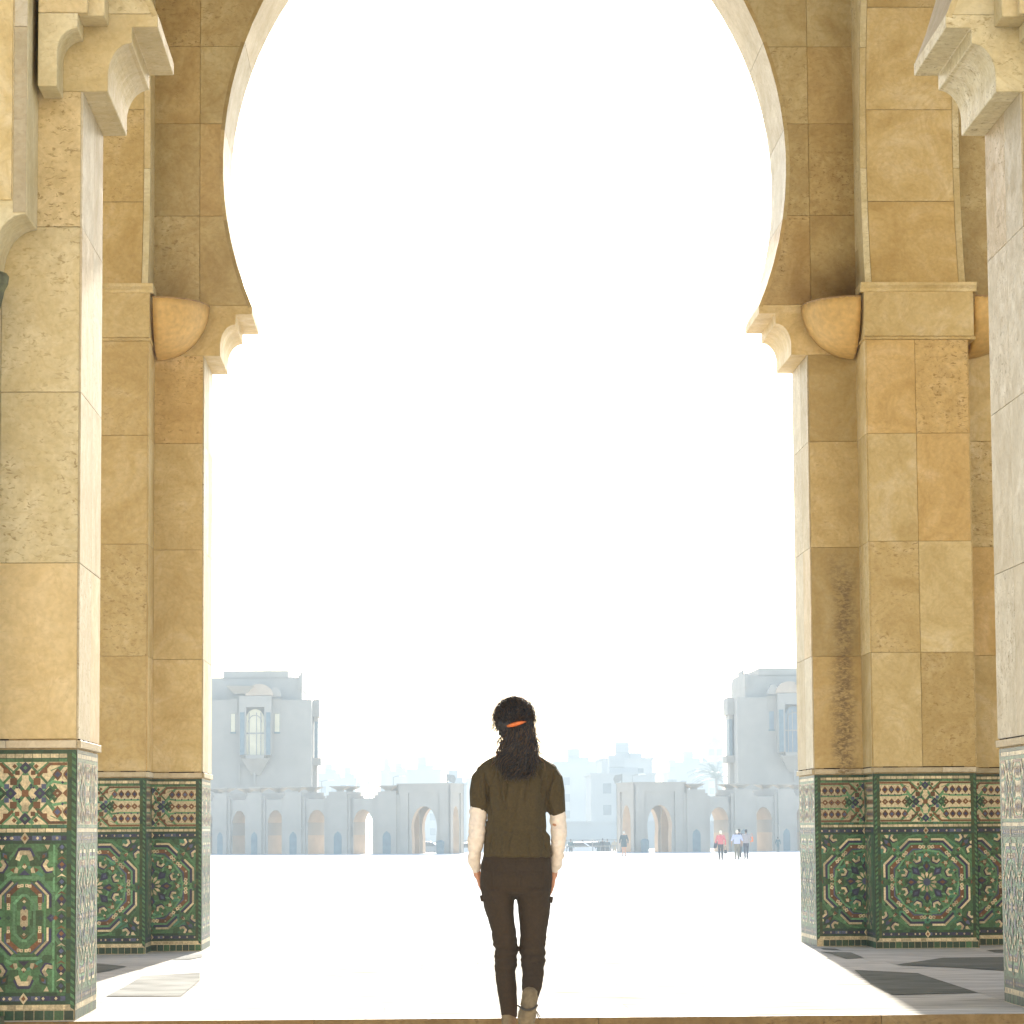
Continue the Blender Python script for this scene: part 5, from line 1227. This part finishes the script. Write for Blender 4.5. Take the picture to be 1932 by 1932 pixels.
# --- distant people
def rgbmat(nm,c):
    if nm not in M: M[nm]=plain(nm,c,.85,.12,20)
    return nm
M['skin_tan']=plain('tanned_skin',(.32,.18,.11),.55,.08,20)
def figure(u,vfeet,h,label,top,bottom,hairc,skin='skin',stride=.12,face=1,coat=False,hat=False,lean=0.,arm=(.04,.04),z=PZ,Yf=None,bag=None,group='people on the plaza',heavy=1.):
    if Yf is None: x,Y=unz(u,vfeet,z)
    else: Y=Yf; x,_=unp(u,vfeet,Y)
    k=h/1.7; root=empty('person',(x,Y,z),label,'person',group); fw=face
    P=lambda a,b,c:(x+a*k,Y+b*k*fw,z+c*k)
    W=heavy; V=.016
    b=MB(); hc_=P(0,.01,1.585); head(b,hc_,k*.98,fw); chain(b,[P(0,0,1.50),P(0,-.01,1.42)],[.052*k,.055*k],12)
    loft(b,[P(0,0,1.40)+(.13*k,.07*k),P(0,0,1.30)+(.15*k,.09*k),P(0,0,1.1)+(.12*k,.085*k),P(0,0,.92)+(.14*k,.09*k)],14)
    legs=[]
    for s in (-1,1):
        st=stride*s; hip=P(.085*s,0,.88); kn=P(.09*s,.5*st+.03,.48); an=P(.09*s,st,.08+(.05 if st<0 else 0)); legs.append((s,hip,kn,an,st))
        chain(b,[hip,kn,an],[.075*k,.05*k,.036*k],12); ft=P(.095*s,st+.13,.035); chain(b,[(an[0],an[1],an[2]-.035*k),ft],[.034*k,.03*k],10)
        sh_=P(.19*s*W,0,1.38); el=P((.235+arm[0])*s*W,-.03,1.10); wr=P((.24+arm[1])*s*W,.08,.87); chain(b,[sh_,el,wr],[.045*k,.036*k,.024*k],12)
        hand(b,wr,(0,.15*fw,-1),(-s,0,0),(0,fw,0),k*.95,.4)
    vox(b,'body',skin,.0085*k,root,smooth=1)
    for s in (-1,1):
        m=MB(); ball(m,(hc_[0]+s*.031*k,hc_[1]+fw*.074*k,hc_[2]+.004*k),.0115*k,8); m.mats=['white']; m.build('eye',root,smooth=True)
    b=MB(); lo=.62 if coat else .90; wd=(.20 if coat else .17)*W
    loft(b,[P(0,0,1.435)+(.085*k,.07*k),P(0,0,1.40)+(.15*k*W,.09*k),P(0,0,1.30)+(.185*k*W,.115*k*W),P(0,0,1.1)+(.165*k*W,.12*k*W),P(0,0,.97)+(wd*k,.125*k*W),P(0,0,lo)+(wd*k*.98,.125*k*W)],18,False)
    for s in (-1,1):
        A=[P(.175*s*W,0,1.385),P((.235+arm[0])*s*W,-.03,1.10),P((.24+arm[1])*s*W,.07,.90)]
        if top.endswith('short'): A=A[:2]
        chain(b,A,[.062*k,.052*k,.042*k][:len(A)],12)
    vox(b,'jacket' if coat else 'shirt',top,V*k,root,lambda co,n:.006*noise.noise(co*12),2)
    if not (coat and bottom is None):
        b=MB(); loft(b,[P(0,0,.97)+(.155*k*W,.105*k*W),P(0,0,.86)+(.165*k*W,.12*k*W),P(0,0,.80)+(.15*k*W,.11*k)],18)
        for s,hip,kn,an,st in legs: chain(b,[hip,kn,(an[0],an[1],an[2]+.02*k)],[.088*k*W,.066*k,.052*k],14)
        vox(b,'trousers',bottom,V*k,root,lambda co,n:.006*noise.noise(co*12),2)
    for s,hip,kn,an,st in legs:
        b=MB(); q=.0; chain(b,[(an[0],an[1]-.01*fw,an[2]-.038*k),P(.097*s,st+.15,.038)],[.044*k,.038*k],10); vox(b,'shoe',rgbmat('dark_shoe',(.03,.03,.035)) if not (bag and bag.get('white_shoes')) else rgbmat('white_shoe',(.8,.8,.8)),.011*k,root)
    b=MB(); ball(b,(hc_[0],hc_[1]-.018*fw*k,hc_[2]+.032*k),(.086*k,.095*k,.088*k),18); ball(b,(hc_[0],hc_[1]-.045*fw*k,hc_[2]-.02*k),(.078*k,.06*k,.07*k),16)
    vox(b,'hair' if not hat else 'hat',hairc,.012*k,root,lambda co,n:.006*noise.noise(co*30),1)
    return root,P,k
S_='shirt_'
rgbmat('pink_jacket_cloth',(.55,.12,.13)); rgbmat('lilac_cloth_short',(.42,.45,.62)); rgbmat('khaki_cloth',(.16,.14,.10)); rgbmat('grey_shirt_short',(.28,.25,.26)); rgbmat('dark_cloth',(.03,.035,.045)); rgbmat('navy_cloth',(.02,.025,.05)); rgbmat('white_hair',(.75,.68,.5)); rgbmat('black_hair',(.02,.018,.016)); rgbmat('teal_cloth',(.05,.10,.11)); rgbmat('orange_cloth',(.65,.16,.04)); rgbmat('grey_hair',(.5,.48,.42)); rgbmat('tan_cloth',(.45,.36,.24))
wp,P,k=figure(1360,1622.5,1.72,'woman in a pink jacket with pale hair, a dark coat over her arm','pink_jacket_cloth','dark_cloth','white_hair',stride=.10)
b=MB(); c=P(-.27,.06,.92); loft(b,[(c[0]+.02,c[1],c[2]+.16,.07,.06),(c[0],c[1],c[2],.11,.07),(c[0]-.05,c[1],c[2]-.22,.10,.06)],14); o=vox(b,'coat','navy_cloth',.02,wp)
o.parent=None; o.location=wp.location; tag(o,'dark coat hanging over the arm of the woman in pink','coat')
def bag(c,w,d,h,mat,label,strap=.22):
    r=empty('handbag',c,label,'bag','bags carried by the people on the plaza'); m=MB()
    m.prism([(-w*.8,h),(w*.8,h),(w,0.03),(w*.9,0),(-w*.9,0),(-w,.03)],lambda p,q,dd:(c[0]+p,c[1]+dd,c[2]+q),-d,d,mat); o=m.build('pouch',r); bv=o.modifiers.new('b','BEVEL'); bv.width=.02; bv.segments=2
    m=MB(); m.tube([(c[0]+w*.6*math.cos(R(a)),c[1],c[2]+h+strap*math.sin(R(a))) for a in range(0,181,20)],.008,mat,6); m.build('strap',r)
c=P(.285,.09,.60); bag((c[0],c[1],c[2]-.24),.09,.05,.22,'dark_cloth','small dark bag hanging from the right hand of the woman in pink',.22)
figure(1391,1621.5,1.74,'stout pale haired man in a lilac shirt and khaki trousers on the plaza','lilac_cloth_short','khaki_cloth','white_hair',skin='skin_tan',stride=.05,heavy=1.12)
figure(1395,1619.6,1.82,'dark haired man in dark clothes and white shoes, mostly hidden behind the lilac shirt','dark_cloth','dark_cloth','black_hair',skin='skin_tan',stride=.22,bag={'white_shoes':1})
wp,P,k=figure(1408,1620.8,1.78,'dark haired man in a grey shirt and dark trousers with an orange bag','grey_shirt_short','navy_cloth','black_hair',skin='skin_tan',stride=.26)
c=P(.33,.03,.98); bag(c,.10,.05,.30,'orange_cloth','orange bag on the right shoulder of the man in the grey shirt',.2)
figure(1177.5,1615.3,1.70,'person in a long dark coat with bare calves standing before the right pavilion','dark_teal',None,'grey_hair',coat=True,stride=.03) if False else None
rgbmat('dark_teal',(.045,.075,.085))
figure(1177.5,1615.3,1.70,'person in a long dark coat with bare calves standing before the right pavilion','dark_teal',None,'grey_hair',coat=True,stride=.03)
figure(1468,1607.6,1.15,'small child in teal standing in front of the right arcade wing','teal_cloth','teal_cloth','black_hair',stride=.05)
ST=dict(z=-1.7,group='people on the street beyond the railing',Yf=296)
figure(1077,1600,1.75,'person in dark clothes on the street just right of the woman\'s arm','teal_cloth','dark_cloth','black_hair',**ST)
figure(1099,1600,1.62,'person in blue grey behind the railing beside the white car','navy_cloth','navy_cloth','black_hair',**{**ST,'Yf':309})
figure(1129,1600,1.66,'person in a teal jacket bending near the pair behind the railing','dark_teal','teal_cloth','grey_hair',**ST)
figure(1137,1600,1.78,'taller of the dark pair standing behind the railing','dark_cloth','dark_cloth','black_hair',**ST)
figure(1146,1600,1.72,'shorter of the dark pair standing behind the railing','dark_teal','dark_cloth','black_hair',**ST)
figure(1159.5,1600,1.72,'person in sandy clothes behind the railing left of the right pavilion','tan_cloth','tan_cloth','grey_hair',**ST)

# ------------------------------------------------------------------ unseen mosque front, added behind the viewer to throw warm sunlight back
root=empty('mosque_bounce_front',(AX,-34,-.15),'unseen travertine mosque front added behind the viewer to bounce warm sunlight','building')
m=MB(); m.box(-45,47,-36,-34,-.15,30,'stone_pale_sheen',.6); m.build('wall',root)
for k in range(-4,5):
    m=MB(); x=AX+k*9; m.box(x-2.2,x-1.4,-33.995,-33.4,-.15,11,'stone',.4); m.box(x+1.4,x+2.2,-33.995,-33.4,-.15,11,'stone',.4); m.box(x-2.2,x+2.2,-33.995,-33.4,11.003,12.2,'stone',.6); m.build('portal_frame',root)
    m=MB(); m.box(x-1.39,x+1.39,-33.99,-33.8,-.15,9.5,'rimwood',.5); m.build('door',root)

# ------------------------------------------------------------------ haze
hz=bpy.data.materials.new('air_haze'); hz.use_nodes=True; t=hz.node_tree; t.nodes.clear()
o_=t.nodes.new('ShaderNodeOutputMaterial'); pv=t.nodes.new('ShaderNodeVolumePrincipled'); t.links.new(pv.outputs[0],o_.inputs['Volume'])
pv.inputs['Color'].default_value=(.80,.93,1,1); pv.inputs['Density'].default_value=HAZE; pv.inputs['Anisotropy'].default_value=.0
M['haze']=hz
m=MB(); m.box(-1600,1600,-130,2700,-2.7,46,'haze'); o=m.build('haze'); tag(o,kind='stuff'); o.data.attributes.remove(o.data.attributes['tint'])
